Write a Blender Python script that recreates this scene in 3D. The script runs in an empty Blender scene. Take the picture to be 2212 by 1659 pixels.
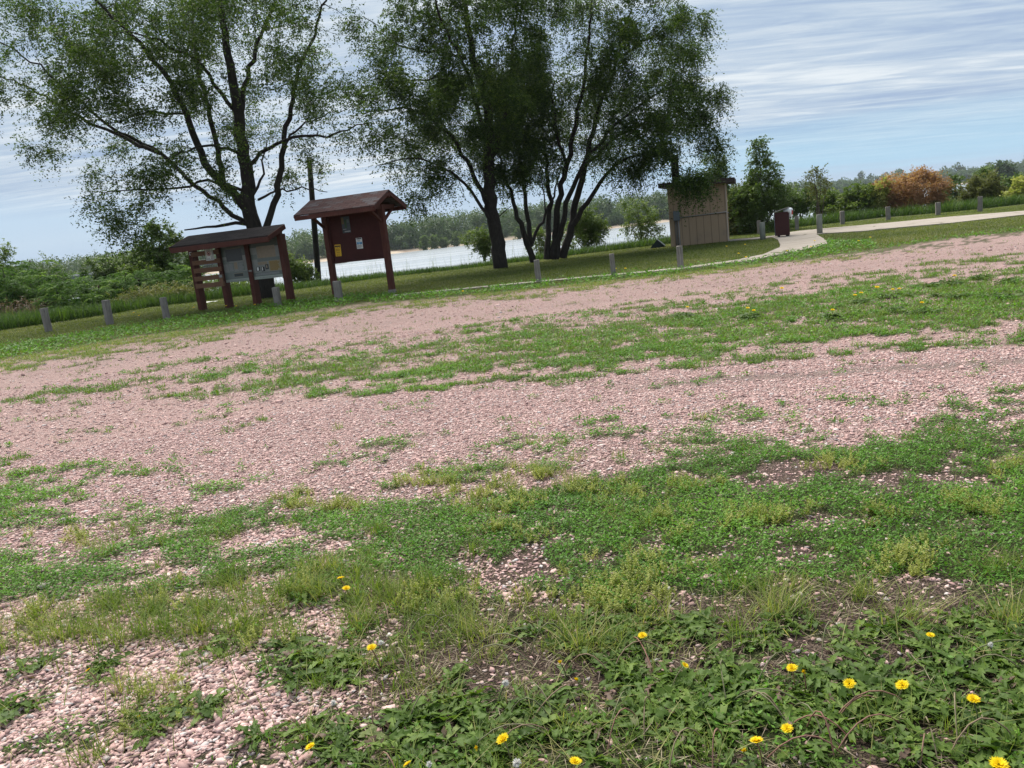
import bpy, bmesh, math, random
import numpy as np
from mathutils import Vector, Matrix
rng = np.random.default_rng(11); random.seed(11)
S = bpy.context.scene; COL = S.collection
# ------------------------------------------------------------------ camera
F = 1750.0; PW, PH = 2212.0, 1659.0; CAMZ = 1.5
PIT = math.atan(330/F); ROL = math.radians(6.4)
cp, sp, cr, sr = math.cos(PIT), math.sin(PIT), math.cos(ROL), math.sin(ROL)
_R = np.array([1., 0, 0]); _F = np.array([0, cp, -sp]); _U = np.array([0, sp, cp])
RX = _R*cr - _U*sr; UX = _U*cr + _R*sr; CAMP = np.array([0, 0, CAMZ])
cam = bpy.data.cameras.new('camera'); cam.sensor_width = 36; cam.lens = 36*F/PW; cam.clip_end = 9000; cam.clip_start = .05
co = bpy.data.objects.new('camera', cam); COL.objects.link(co); S.camera = co
m = Matrix.Identity(4)
for i in range(3):
    m[i][0] = RX[i]; m[i][1] = UX[i]; m[i][2] = -_F[i]; m[i][3] = CAMP[i]
co.matrix_world = m
def ray(x, y): return _F*F + RX*(x-PW/2) - UX*(y-PH/2)
def gp(x, y, z=0.0):                       # point seen at (x,y) on the level z
    d = ray(x, y); return CAMP + d*((z-CAMZ)/d[2])
def rp(x, y, Y):                           # point seen at (x,y) at the distance Y
    d = ray(x, y); return CAMP + d*(Y/d[1])
def proj(P):
    P = np.asarray(P, float) - CAMP; w = np.maximum(P@_F, 1e-3)
    return PW/2 + F*(P@RX)/w, PH/2 - F*(P@UX)/w
def projg(x, y): return proj(np.stack([x, y, np.zeros_like(x)], -1))
# ------------------------------------------------------------------ objects
def tag(o, label=None, cat=None, group=None, kind=None):
    for k, v in (('label', label), ('category', cat), ('group', group), ('kind', kind)):
        if v: o[k] = v
    return o
def empty(name, loc=(0, 0, 0), rz=0, label=None, cat=None, group=None):
    o = bpy.data.objects.new(name, None); COL.objects.link(o); o.location = loc; o.rotation_euler = (0, 0, rz)
    o.empty_display_size = .1
    return tag(o, label, cat, group)
def link(name, me, mats, parent=None):
    o = bpy.data.objects.new(name, me); COL.objects.link(o)
    for mt in (mats if isinstance(mats, (list, tuple)) else [mats]): me.materials.append(mt)
    if parent: o.parent = parent
    return o
def bmo(name, bm, mats, parent=None, smooth=False):
    me = bpy.data.meshes.new(name); bmesh.ops.recalc_face_normals(bm, faces=bm.faces); bm.to_mesh(me); bm.free()
    if smooth:
        for p in me.polygons: p.use_smooth = True
    return link(name, me, mats, parent)
def npmesh(name, V, faces, mats, parent=None, rnd=None, smooth=False, attrs=None):
    V = np.ascontiguousarray(V, np.float32).reshape(-1, 3)
    faces = [np.asarray(f, np.int32) for f in (faces if isinstance(faces, list) else [faces]) if len(f)]
    me = bpy.data.meshes.new(name); me.vertices.add(len(V)); me.vertices.foreach_set('co', V.ravel())
    nl = sum(f.size for f in faces); nf = sum(len(f) for f in faces)
    me.loops.add(nl); me.polygons.add(nf)
    me.loops.foreach_set('vertex_index', np.concatenate([f.ravel() for f in faces]))
    tot = np.concatenate([np.full(len(f), f.shape[1], np.int32) for f in faces])
    me.polygons.foreach_set('loop_start', np.concatenate([[0], np.cumsum(tot)[:-1]]).astype(np.int32))
    me.polygons.foreach_set('loop_total', tot)
    if smooth: me.polygons.foreach_set('use_smooth', np.ones(nf, bool))
    for k, a in dict(attrs or {}, **({'rnd': rnd} if rnd is not None else {})).items():
        at = me.attributes.new(k, 'FLOAT', 'POINT'); at.data.foreach_set('value', np.ascontiguousarray(a, np.float32))
    me.update(calc_edges=True)
    return link(name, me, mats, parent)
def box(bm, c, s, bev=.006, rot=None, mi=0):
    r = bmesh.ops.create_cube(bm, size=1); vs = r['verts']
    for v in vs: v.co = Vector((v.co.x*s[0], v.co.y*s[1], v.co.z*s[2]))
    if bev:
        es = {e for v in vs for e in v.link_edges}
        r2 = bmesh.ops.bevel(bm, geom=list(es), offset=min(bev, min(s)*.3), segments=1, affect='EDGES', profile=.5)
        vs = list({v for f in r2['faces'] for v in f.verts} | {v for v in vs if v.is_valid})
        allv = set(vs)
        for v in list(allv):
            for f in v.link_faces: allv |= set(f.verts)
        vs = list(allv)
    M = Matrix.Translation(Vector(c)) @ (rot.to_4x4() if rot is not None else Matrix.Identity(4))
    for v in vs: v.co = M @ v.co
    if mi:
        for f in {f for v in vs for f in v.link_faces}: f.material_index = mi
    return vs
def boxo(name, c, s, mat, parent=None, bev=.006, rot=None):
    bm = bmesh.new(); box(bm, c, s, bev, rot); return bmo(name, bm, mat, parent)
def beam(bm, a, b, w, h, bev=.005, mi=0):
    a, b = Vector(a), Vector(b); d = (b-a); L = d.length; z = d.normalized()
    x = z.cross(Vector((0, 0, 1)))
    if x.length < 1e-3: x = Vector((1, 0, 0))
    x.normalize(); y = z.cross(x)
    box(bm, (a+b)/2, (w, h, L), bev, Matrix((x, y, z)).transposed(), mi)
def prism(bm, pts, y0, y1, axis='y', mi=0):     # extrude a polygon in the xz plane along y (or yz along x)
    f = (lambda p, d: (p[0], d, p[1])) if axis == 'y' else (lambda p, d: (d, p[0], p[1])) if axis == 'x' else (lambda p, d: (p[0], p[1], d))
    a = [bm.verts.new(f(p, y0)) for p in pts]; b = [bm.verts.new(f(p, y1)) for p in pts]; n = len(pts)
    fs = [bm.faces.new(a), bm.faces.new(b[::-1])] + [bm.faces.new((a[i], b[i], b[(i+1) % n], a[(i+1) % n])) for i in range(n)]
    for q in fs: q.material_index = mi
def tubes(items, sides=6):                      # items: (pts (n,3), radii (n,)) -> V, quads
    VV, QQ, o = [], [], 0
    an = np.linspace(0, 2*np.pi, sides, endpoint=False); ca, sa = np.cos(an), np.sin(an)
    for P, r in items:
        P = np.asarray(P, float); n = len(P); T = np.gradient(P, axis=0); T /= np.linalg.norm(T, axis=1)[:, None]+1e-9
        ref = np.array([.31, .9, .29]) if abs(T[0, 1]) < .8 else np.array([.95, .1, .3])
        A = np.cross(T, ref); A /= np.linalg.norm(A, axis=1)[:, None]+1e-9; B = np.cross(T, A)
        V = P[:, None, :] + np.asarray(r)[:, None, None]*(A[:, None, :]*ca[None, :, None] + B[:, None, :]*sa[None, :, None])
        i = np.arange(n-1)[:, None]*sides; j = np.arange(sides)[None, :]; k = (j+1) % sides
        Q = np.stack([i+j, i+k, i+sides+k, i+sides+j], -1).reshape(-1, 4)
        VV.append(V.reshape(-1, 3)); QQ.append(Q+o); o += n*sides
    return np.concatenate(VV), np.concatenate(QQ)
def cylo(name, pts, r, mat, parent=None, sides=12, cap=True):
    V, Q = tubes([(pts, np.broadcast_to(r, (len(pts),)))], sides); n = len(V)
    fs = [Q]
    if cap: fs.append(np.array([np.arange(sides)[::-1], np.arange(n-sides, n)]))
    o = npmesh(name, V, fs, mat, parent)
    for p in o.data.polygons: p.use_smooth = len(p.vertices) == 4
    return o
# ------------------------------------------------------------------ noise
def vnoise(x, y, seed=0):
    xi, yi = np.floor(x).astype(np.int64), np.floor(y).astype(np.int64); fx, fy = x-xi, y-yi
    fx = fx*fx*(3-2*fx); fy = fy*fy*(3-2*fy)
    def h(a, b):
        n = (a*374761393 + b*668265263 + seed*974711) & 0xffffffff
        n = ((n ^ (n >> 13))*1274126177) & 0xffffffff
        return ((n ^ (n >> 16)) & 0xffffff)/float(0xffffff)
    return (h(xi, yi)*(1-fx)+h(xi+1, yi)*fx)*(1-fy) + (h(xi, yi+1)*(1-fx)+h(xi+1, yi+1)*fx)*fy
def fbm(x, y, seed=0, o=3):
    s, a, t = 0, 1, 0
    for i in range(o):
        s = s + a*vnoise(x*2**i+17.3*i, y*2**i-9.1*i, seed+i); t += a; a *= .55
    return s/t
def uni(n, sd=.17): return 1/(1+np.exp(-(n-.5)/sd*1.7))      # noise -> about uniform 0..1
def sstep(a, b, x): t = np.clip((x-a)/(b-a), 0, 1); return t*t*(3-2*t)
# ------------------------------------------------------------------ materials
def newmat(name):
    mt = bpy.data.materials.new(name); mt.use_nodes = True; nt = mt.node_tree; nt.nodes.clear()
    return mt, nt
def N(nt, t, ins=None, **kw):
    n = nt.nodes.new(t)
    for k, v in kw.items(): setattr(n, k, v)
    for k, v in (ins or {}).items():
        s = n.inputs[k]
        if isinstance(v, bpy.types.NodeSocket): nt.links.new(v, s)
        else: s.default_value = v
    return n
def c4(c): return (c[0], c[1], c[2], 1)
def ramp(nt, fac, stops):
    n = N(nt, 'ShaderNodeValToRGB', {'Fac': fac}); e = n.color_ramp.elements
    while len(e) < len(stops): e.new(.5)
    for i, (p, c) in enumerate(stops): e[i].position = p; e[i].color = c4(c)
    return n.outputs[0]
def mixc(nt, fac, a, b, bt='MIX'):
    n = N(nt, 'ShaderNodeMix', data_type='RGBA', blend_type=bt)
    for s, v in ((n.inputs[0], fac), (n.inputs[6], a), (n.inputs[7], b)):
        if isinstance(v, bpy.types.NodeSocket): nt.links.new(v, s)
        else: s.default_value = v if isinstance(v, (int, float)) else c4(v)
    return n.outputs[2]
def mth(nt, op, a, b=0.0, c=None):
    n = N(nt, 'ShaderNodeMath', {0: a, 1: b}, operation=op)
    if c is not None: n.inputs[2].default_value = c
    return n.outputs[0]
def noise(nt, vec, sc, det=3, rough=.55, dist=0.0, out='Fac'):
    return N(nt, 'ShaderNodeTexNoise', {'Vector': vec, 'Scale': sc, 'Detail': det, 'Roughness': rough, 'Distortion': dist}).outputs[out]
def objco(nt, scale=(1, 1, 1)):
    t = N(nt, 'ShaderNodeTexCoord').outputs['Object']
    return N(nt, 'ShaderNodeMapping', {'Vector': t, 'Scale': scale}).outputs[0]
def finish(nt, col, rough=.7, spec=.3, bump=None, bs=.3, bd=.01, metal=0.0):
    p = N(nt, 'ShaderNodeBsdfPrincipled', {'Roughness': rough, 'Specular IOR Level': spec, 'Metallic': metal})
    if isinstance(col, bpy.types.NodeSocket): nt.links.new(col, p.inputs['Base Color'])
    else: p.inputs['Base Color'].default_value = c4(col)
    if bump is not None:
        b = N(nt, 'ShaderNodeBump', {'Height': bump, 'Strength': bs, 'Distance': bd}); nt.links.new(b.outputs[0], p.inputs['Normal'])
    o = N(nt, 'ShaderNodeOutputMaterial'); nt.links.new(p.outputs[0], o.inputs[0]); return p
def leafmat(name, stops, trans=.35, rough=.55, spec=.25, tcol=(1.25, 1.35, .6)):
    mt, nt = newmat(name)
    a = N(nt, 'ShaderNodeAttribute', attribute_name='rnd').outputs['Fac']
    col = ramp(nt, a, stops)
    p = N(nt, 'ShaderNodeBsdfPrincipled', {'Base Color': col, 'Roughness': rough, 'Specular IOR Level': spec})
    t = N(nt, 'ShaderNodeBsdfTranslucent', {'Color': mixc(nt, 1.0, col, tcol, 'MULTIPLY')})
    mx = N(nt, 'ShaderNodeMixShader', {0: trans, 1: p.outputs[0], 2: t.outputs[0]})
    o = N(nt, 'ShaderNodeOutputMaterial'); nt.links.new(mx.outputs[0], o.inputs[0]); return mt
def plain(name, c, rough=.6, spec=.3, var=.15, sc=20, metal=0.0):
    mt, nt = newmat(name); n = noise(nt, objco(nt), sc, 4)
    col = mixc(nt, n, [x*(1-var) for x in c], [min(1, x*(1+var)) for x in c])
    finish(nt, col, rough, spec, n, .15, .005, metal); return mt
def wood(name, a, b, grain=(14, 14, .8), sc=3.0, rough=.75, crack=.0, hi=None):
    mt, nt = newmat(name); v = objco(nt, grain)
    n = noise(nt, v, sc, 5, .65, .4); n2 = noise(nt, objco(nt), 2.3, 3)
    col = mixc(nt, n2, mixc(nt, ramp(nt, n, [(.3, (0, 0, 0)), (.7, (1, 1, 1))]), a, b), [x*.62 for x in a])
    if crack:
        k = ramp(nt, noise(nt, v, sc*.8, 4, .7, 1.2), [(.36, (1, 1, 1)), (.44, (0, 0, 0))]); col = mixc(nt, mth(nt, 'MULTIPLY', k, crack), col, [x*.25 for x in a])
    finish(nt, col, rough, .2, n, .5, .006); return mt
M = {}
M['stain'] = wood('red_stained_wood', (.080, .026, .019), (.15, .055, .040))
M['stain_dark'] = wood('dark_red_board', (.055, .014, .013), (.085, .024, .02), (3, 3, 3))
M['slat'] = wood('bare_brown_wood', (.17, .085, .05), (.30, .17, .105), (.8, 14, 14))
M['grey_wood'] = wood('weathered_grey_wood', (.20, .175, .155), (.40, .365, .33), (22, 22, 1.1), 2.2, .85, .8)
M['pale_pole'] = wood('pale_green_grey_wood', (.20, .21, .175), (.33, .33, .28), (22, 22, 1.1), 2.2, .85, .5)
M['pole'] = wood('creosote_pole', (.018, .014, .012), (.05, .042, .034), (10, 10, .5))
M['bark'] = wood('elm_bark', (.022, .018, .015), (.065, .055, .046), (7, 7, 1.2), 3.5, .9, .7)
M['bark_lite'] = wood('sapling_bark', (.06, .05, .04), (.12, .10, .08), (7, 7, 1.2), 3.5)
M['white'] = plain('white_sheet', (.72, .72, .70), .5, .3, .06); M['black'] = plain('black_ink', (.02, .02, .022), .6)
M['grey_metal'] = plain('grey_painted_metal', (.10, .12, .135), .45, .4, .1); M['conduit'] = plain('galvanised_conduit', (.30, .29, .28), .4, .5, .1)
M['green_dark'] = plain('dark_green_paint', (.010, .026, .024), .6, .3, .3)
M['bin'] = wood('maroon_bin_board', (.05, .014, .014), (.075, .022, .022), (12, 12, 12), 3, .55)
M['plastic'] = plain('white_plastic_bag', (.75, .76, .78), .35, .4, .08, 30); M['redp'] = plain('red_plastic', (.5, .04, .05), .4)
M['yellow_sheet'] = plain('yellow_sheet', (.72, .43, .02), .5, .3, .06); M['blue_ink'] = plain('blue_print', (.06, .22, .42), .5, .3, .25, 40)
M['grey_ink'] = plain('grey_print', (.28, .28, .28), .6); M['amber_ink'] = plain('brown_print', (.25, .14, .01), .6)
M['teal_sheet'] = plain('faded_green_print', (.055, .078, .064), .35, .5, .3, 9); M['lite_sheet'] = plain('faded_pale_print', (.21, .22, .205), .35, .5, .25, 6)
M['dark_photo'] = plain('dark_map_print', (.014, .024, .026), .3, .5, .6, 14); M['tan_print'] = plain('tan_map_print', (.25, .195, .13), .35, .5, .25, 12)
M['sand_print'] = plain('cream_text_print', (.27, .235, .15), .35, .5, .15, 25); M['bluegrey_print'] = plain('blue_grey_print', (.125, .15, .14), .35, .5, .2, 15)
M['pale_strip'] = plain('pale_title_strip', (.33, .37, .32), .4, .4, .08)
def shingle(name, cols, sx=.30, sz=.13):
    mt, nt = newmat(name); t = N(nt, 'ShaderNodeTexCoord').outputs['UV']
    b = N(nt, 'ShaderNodeTexBrick', {'Vector': t, 'Scale': 1.0, 'Mortar Size': .006, 'Brick Width': sx, 'Row Height': sz, 'Color1': (0, 0, 0, 1), 'Color2': (1, 1, 1, 1), 'Mortar': (.5, .5, .5, 1), 'Bias': 0.0})
    col = ramp(nt, b.outputs['Color'], cols); n = noise(nt, t, 60, 3)
    col = mixc(nt, mth(nt, 'MULTIPLY', n, .5), col, (.03, .025, .025))
    col = mixc(nt, b.outputs['Fac'], col, (.015, .01, .01)); finish(nt, col, .9, .15, mth(nt, 'SUBTRACT', n, b.outputs['Fac']), .5, .01); return mt
M['shingle'] = shingle('red_grey_shingles', [(0, (.075, .035, .032)), (.4, (.11, .055, .05)), (.7, (.10, .068, .066)), (1, (.13, .115, .12))])
M['shingle_dark'] = shingle('dark_shingles', [(0, (.028, .022, .02)), (1, (.055, .045, .042))], .3, .14)
M['roof_dark'] = plain('dark_fascia', (.045, .032, .028), .8, .2, .2, 6)
# ------------------------------------------------------------------ vegetation zones on the ground (edges traced on the ground plane)
EA = ([0, 60, 149, 298, 446, 658, 775, 912, 1120, 1329, 1481, 1595, 1718, 1874, 2053, 2212], [775, 766, 751, 724, 707, 672, 655, 647, 627, 605, 591, 575, 561, 542, 515, 499])
EB = ([0, 198, 372, 521, 744, 992, 1097, 1349, 1601, 1853, 2212], [856, 822, 797, 777, 747, 717, 705, 670, 629, 594, 559])
EC = ([0, 347, 595, 744, 992, 1097, 1349, 1601, 1853, 2212], [885, 855, 852, 846, 836, 816, 800, 775, 752, 735])
ED = ([0, 347, 744, 1097, 1349, 1853, 2212], [1005, 975, 945, 915, 895, 851, 831])
EE = ([0, 174, 496, 744, 942, 1097, 1349, 1601, 1853, 2212], [1052, 1065, 1112, 1112, 1085, 1065, 1020, 985, 962, 950])
EF = ([0, 243, 420, 521, 640, 852, 1095, 1407, 1618, 1826, 2212], [1300, 1300, 1275, 1240, 1230, 1243, 1310, 1330, 1275, 1260, 1270])
ip = lambda X, e: np.interp(X, e[0], e[1])
LAWN_EDGE = [(-60, 724), (0, 708), (226, 681), (329, 664), (640, 626), (823, 601), (987, 583), (1445, 527), (1600, 507), (1760, 487), (1900, 470), (2060, 458), (2212, 440), (2400, 425)]
_le = np.array([gp(*p)[:2] for p in LAWN_EDGE]); _le = _le[np.argsort(_le[:, 0])]
def lawn_y(x): return np.interp(x, _le[:, 0], _le[:, 1])
PATH = [[(850, 640), (1000, 625.5), (1165, 609.5), (1330, 594.5), (1470, 581), (1590, 564.5), (1650, 552), (1684, 537), (1686, 531), (1680, 519), (1668, 514.5), (1630, 518.5), (1573, 522.5), (1573, 519.5), (1630, 515.5), (1671, 511), (1695, 505), (1729, 500), (1830, 491), (1941, 481), (2053, 470), (2212, 457.5), (2330, 446),
         (2330, 455), (2212, 466), (2053, 484), (1903, 497), (1874, 500.5), (1785, 506), (1763, 508), (1778, 517), (1787, 524), (1787, 529), (1763, 537), (1718, 545.5), (1662, 557), (1617, 567.5), (1590, 569), (1470, 584.2), (1330, 597.2), (1165, 611.8), (1000, 627.4), (850, 641.8)]]
PATHW = [np.array([gp(*p)[:2] for p in q]) for q in PATH]
def inpoly(x, y, P):
    r = np.zeros(x.shape, bool); n = len(P)
    for i in range(n):
        x1, y1 = P[i]; x2, y2 = P[(i+1) % n]
        c = (y1 > y) != (y2 > y)
        with np.errstate(divide='ignore', invalid='ignore'):
            r ^= c & (x < (x2-x1)*(y-y1)/(y2-y1+1e-12)+x1)
    return r
def onpath(x, y): return inpoly(x, y, PATHW[0])
def zones(x, y):
    X, Y = projg(x, y); far = y < .3
    a, b, c, d, e, f = [ip(X, q) for q in (EA, EB, EC, ED, EE, EF)]
    sx = np.interp(X, [0, 400, 800, 1200, 2212], [.22, .40, .54, .72, .86])
    den = np.full(x.shape, .03)
    den = np.maximum(den, .62*np.clip(1-(Y-a)/np.interp(X, [0, 500, 900, 1700, 2212], [60, 45, 26, 14, 30]), 0, 1))
    mid = sstep(0, .35, (Y-b)/(c-b+1e-6))*sstep(0, .3, (c-Y)/(c-b+1e-6))
    den = np.where((Y > b-12) & (Y < c+14), np.maximum(den, sx*np.maximum(mid, .32)), den)
    g = np.clip((Y-d)/(e-d+1e-6), 0, 1)
    den = np.where((Y >= d-20) & (Y < e), .05+.50*g**.8*np.interp(X, [0, 600, 1100, 2212], [.6, .7, .9, 1.1]), den)
    den = np.where((Y >= e) & (Y < f), np.interp(X, [0, 300, 560, 800, 1100, 1500, 2212], [.72, .58, .50, .56, .66, .80, .84]), den)
    eb = sstep(-40, 110, Y-e); den = np.where((Y >= d) & (Y < f) & (Y > e-40), np.minimum(den, .40+.46*eb), den)
    low = Y >= f
    den = np.where(low, np.interp(X, [0, 500, 750, 1000, 1200, 1500, 2212], [.30, .28, .30, .36, .46, .62, .78]), den)
    bare = 1-.85*np.exp(-((X-1130)/190)**2-((Y-1470)/75)**2)-.6*np.exp(-((X-1930)/170)**2-((Y-1320)/35)**2); den = np.where(low, den*bare, den)
    den = np.where(Y < a, 1.0, den)
    soil = np.where(low, sstep(560, 900, X), 0) + .85*((Y > e) & (Y < f))*sstep(500, 1300, X)
    return X, Y, den, np.clip(soil, 0, 1), (Y < a), (Y >= e-10) & (Y < f), low
def vegmask(x, y, den, seed=3):
    r = np.hypot(x, y); n = uni(.5*fbm(x*2.0, y*2.8, seed, 3)+.5*fbm(x*7, y*9, seed+9, 3), .10)
    return sstep(-.07, .07, den-n)
def scatter(n, r0, r1, th=37, t0=None):
    r = np.sqrt(rng.uniform(r0*r0, r1*r1, n)); t = np.radians(rng.uniform(-th if t0 is None else t0, th, n)); return r*np.sin(t), r*np.cos(t)
# ------------------------------------------------------------------ terrain
WATER = -2.55
def far_edge(x): return 352 + 14*np.sin(x*.017) + 9*np.sin(x*.051+1) + np.interp(x, [60, 130, 330], [0, 60, 420])
def terrain(x, y):
    le = lawn_y(x); z = .02*(fbm(x*.6, y*.6, 5, 3)-.5) + .012*(fbm(x*3, y*3, 6, 2)-.5)*(np.hypot(x, y) < 25)
    r = np.hypot(x, y)
    bank = sstep(0, 13, y-le-np.interp(x, [-16, -9, -5], [7., 6., .5]))
    z = z*(1-bank) - 3.4*bank
    fe = far_edge(x); fb = sstep(-6, 10, y-fe)
    z = np.where(y > 200, -3.4 + fb*1.9 + sstep(10, 60, y-fe)*.8, z)
    return z
nr = 560; rad = .35*(2600/.35)**(np.arange(nr)/(nr-1))
th = np.radians(np.concatenate([np.linspace(-180, -45, 40, endpoint=False), np.linspace(-45, 45, 460, endpoint=False), np.linspace(45, 180, 40, endpoint=False)]))
nt_ = len(th); RR, TT = np.meshgrid(rad, th, indexing='ij'); GX, GY = RR*np.sin(TT), RR*np.cos(TT); GZ = terrain(GX, GY)
gx, gy = GX.ravel(), GY.ravel()
Xp, Yp, den, soil, lawnm, band, low = zones(gx, gy)
front = gy > .3
veg = np.where(front, vegmask(gx, gy, den), .8); soil = np.where(front, soil, .5)
lawn = np.where(front, lawnm & (gy < 200), False).astype(float)
# verge: worn and dry where the lawn meets the gravel
aE = ip(Xp, EA); dry = np.clip(1-np.abs(Yp-aE+np.interp(Xp, [0, 400, 900, 1500, 1800, 2212], [4, 4, 0, 0, 4, 22]))/np.interp(Xp, [0, 500, 900, 1500, 1850, 2212], [34, 28, 8, 8, 14, 30]), 0, 1)*front
lawn = lawn*(1-.5*dry*(fbm(gx*1.2, gy*1.2, 31, 2)))
X2 = np.array([1300, 1500, 1651, 1853, 2212, 2500]); mud = np.exp(-((Yp-np.interp(Xp, X2, [838, 828, 816, 800, 780, 766]))/(6+8*fbm(gx*.8, gy*.8, 41, 2)))**2)*sstep(1250, 1500, Xp)*front
rut = np.exp(-((Yp-(.5*ip(Xp, EA)+.5*ip(Xp, EB)+6))/9)**2)*.5*front*fbm(gx*.5, gy*2, 43, 2)
sand = sstep(-7, -1, gy-far_edge(gx))*(gy > 200)*(1-sstep(16, 30, gy-far_edge(gx)))
bankm = ((gy > lawn_y(gx)-.2) & (gy < 200)).astype(float)
idx = np.arange(nr*nt_).reshape(nr, nt_); nx = np.roll(idx, -1, 1)
Q = np.stack([idx[:-1], nx[:-1], nx[1:], idx[1:]], -1).reshape(-1, 4)
V = np.stack([gx, gy, GZ.ravel()], -1); cen = len(V); V = np.concatenate([V, [[0, 0, 0]]])
tri = np.stack([nx[0], idx[0], np.full(nt_, cen)], -1)
mt, nt = newmat('ground_gravel_soil_grass')
P = N(nt, 'ShaderNodeNewGeometry').outputs['Position']
at = lambda k: N(nt, 'ShaderNodeAttribute', attribute_name=k).outputs['Fac']
def stones(sc, seed):
    v = N(nt, 'ShaderNodeMapping', {'Vector': P, 'Location': (seed, seed*.7, 0), 'Scale': (1, 1.15, .2)}).outputs[0]
    wv = N(nt, 'ShaderNodeVectorMath', {0: v, 1: N(nt, 'ShaderNodeVectorMath', {0: noise(nt, v, sc*.7, 2, out='Color'), 'Scale': .012}, operation='SCALE').outputs[0]}, operation='ADD').outputs[0]
    a = N(nt, 'ShaderNodeTexVoronoi', {'Vector': wv, 'Scale': sc}); e = N(nt, 'ShaderNodeTexVoronoi', {'Vector': wv, 'Scale': sc}, feature='DISTANCE_TO_EDGE')
    return a.outputs['Color'], e.outputs['Distance'], a.outputs['Distance']
vc, ve, vd = stones(62, 1.0); vc2, ve2, vd2 = stones(30, 5.0)
sx_ = N(nt, 'ShaderNodeSeparateColor', {0: vc}).outputs
pink = ramp(nt, sx_[0], [(0, (.38, .235, .22)), (.25, (.58, .36, .33)), (.55, (.71, .455, .415)), (.8, (.77, .55, .50)), (.93, (.60, .52, .51)), (1, (.80, .73, .68))])
fine = ramp(nt, noise(nt, P, 90, 4, .7), [(.35, (.52, .33, .31)), (.65, (.74, .52, .48))])
big = N(nt, 'ShaderNodeSeparateColor', {0: vc2}).outputs[1]
pink = mixc(nt, mth(nt, 'GREATER_THAN', big, .90), pink, ramp(nt, big, [(.9, (.30, .20, .20)), (.95, (.72, .60, .57)), (1, (.36, .33, .36))]))
tone = noise(nt, P, .45, 4); pink = mixc(nt, .35, pink, fine)
pink = mixc(nt, ramp(nt, tone, [(.35, (0, 0, 0)), (.65, (1, 1, 1))]), mixc(nt, .4, pink, (.56, .41, .36)), pink)
gap = ramp(nt, ve, [(0, (0, 0, 0)), (.09, (1, 1, 1))])
pink = mixc(nt, gap, (.26, .165, .145), pink)
dirt = ramp(nt, noise(nt, P, 60, 5, .7), [(.3, (.055, .036, .03)), (.7, (.15, .10, .085))])
pink = mixc(nt, N(nt, 'ShaderNodeAttribute', attribute_name='dirt').outputs['Fac'], pink, dirt)
soilc = ramp(nt, noise(nt, P, 26, 6, .72), [(.3, (.045, .031, .024)), (.5, (.10, .07, .054)), (.64, (.16, .12, .095)), (.78, (.26, .205, .165))])
dryc = ramp(nt, noise(nt, P, 22, 5, .7), [(.3, (.24, .19, .10)), (.7, (.42, .36, .20))])
greenu = ramp(nt, noise(nt, P, 30, 5, .7), [(.3, (.035, .05, .016)), (.55, (.075, .10, .03)), (.75, (.14, .13, .06))])
lawnc = ramp(nt, noise(nt, N(nt, 'ShaderNodeMapping', {'Vector': P, 'Scale': (1, .55, 1)}).outputs[0], 6, 8, .75), [(.28, (.055, .075, .022)), (.48, (.085, .11, .03)), (.6, (.13, .155, .045)), (.75, (.20, .18, .09))])
lawnc = mixc(nt, ramp(nt, noise(nt, P, .5, 4), [(.4, (0, 0, 0)), (.7, (.55, .55, .55))]), lawnc, (.17, .15, .075))
col = mixc(nt, at('soil'), pink, mixc(nt, .12, soilc, pink))
pk = at('mud'); col = mixc(nt, pk, col, ramp(nt, noise(nt, P, 12, 5), [(.3, (.20, .155, .13)), (.7, (.31, .25, .22))]))
col = mixc(nt, mth(nt, 'MULTIPLY', at('veg'), .8), col, greenu)
col = mixc(nt, mth(nt, 'MULTIPLY', at('dry'), .65), col, dryc)
col = mixc(nt, at('lawn'), col, lawnc)
col = mixc(nt, at('bank'), col, (.05, .06, .022))
sandc = ramp(nt, noise(nt, P, .15, 5), [(.35, (.23, .17, .13)), (.6, (.46, .38, .29))])
col = mixc(nt, at('sand'), col, sandc)
hgt = mth(nt, 'ADD', mth(nt, 'MULTIPLY', ramp(nt, ve, [(0, (0, 0, 0)), (.25, (1, 1, 1))]), 1.0), mth(nt, 'MULTIPLY', noise(nt, P, 60, 4), .5))
finish(nt, col, .92, .12, hgt, .9, .02)
at0 = lambda a: np.concatenate([a, [0]])
g = npmesh('ground', V, [Q, tri], mt, smooth=True, attrs=dict(veg=at0(veg), soil=at0(soil), lawn=at0(lawn), dry=at0(dry), mud=at0(np.maximum(mud*.8, rut*.5)), sand=at0(sand), bank=at0(bankm), dirt=at0(.85*(1-sstep(3.4, 6.5, np.hypot(gx, gy))))))
tag(g, kind='structure')
# water
mt, nt = newmat('river_water'); P = N(nt, 'ShaderNodeNewGeometry').outputs['Position']
w1 = noise(nt, N(nt, 'ShaderNodeMapping', {'Vector': P, 'Scale': (.12, .5, 1), 'Rotation': (0, 0, .12)}).outputs[0], 1.0, 5, .6)
w2 = noise(nt, N(nt, 'ShaderNodeMapping', {'Vector': P, 'Scale': (.012, .09, 1)}).outputs[0], 1.0, 4, .6)
col = mixc(nt, ramp(nt, w2, [(.4, (0, 0, 0)), (.62, (1, 1, 1))]), (.30, .33, .36), (.40, .42, .44))
finish(nt, col, .22, .5, w1, .35, .25)
wx = np.array([-2500, 2500, 2500, -2500.]); o = npmesh('water', np.stack([wx, [14, 14, 2600, 2600], np.full(4, WATER)], -1), np.array([[0, 1, 2, 3]]), mt); tag(o, kind='structure')
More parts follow.
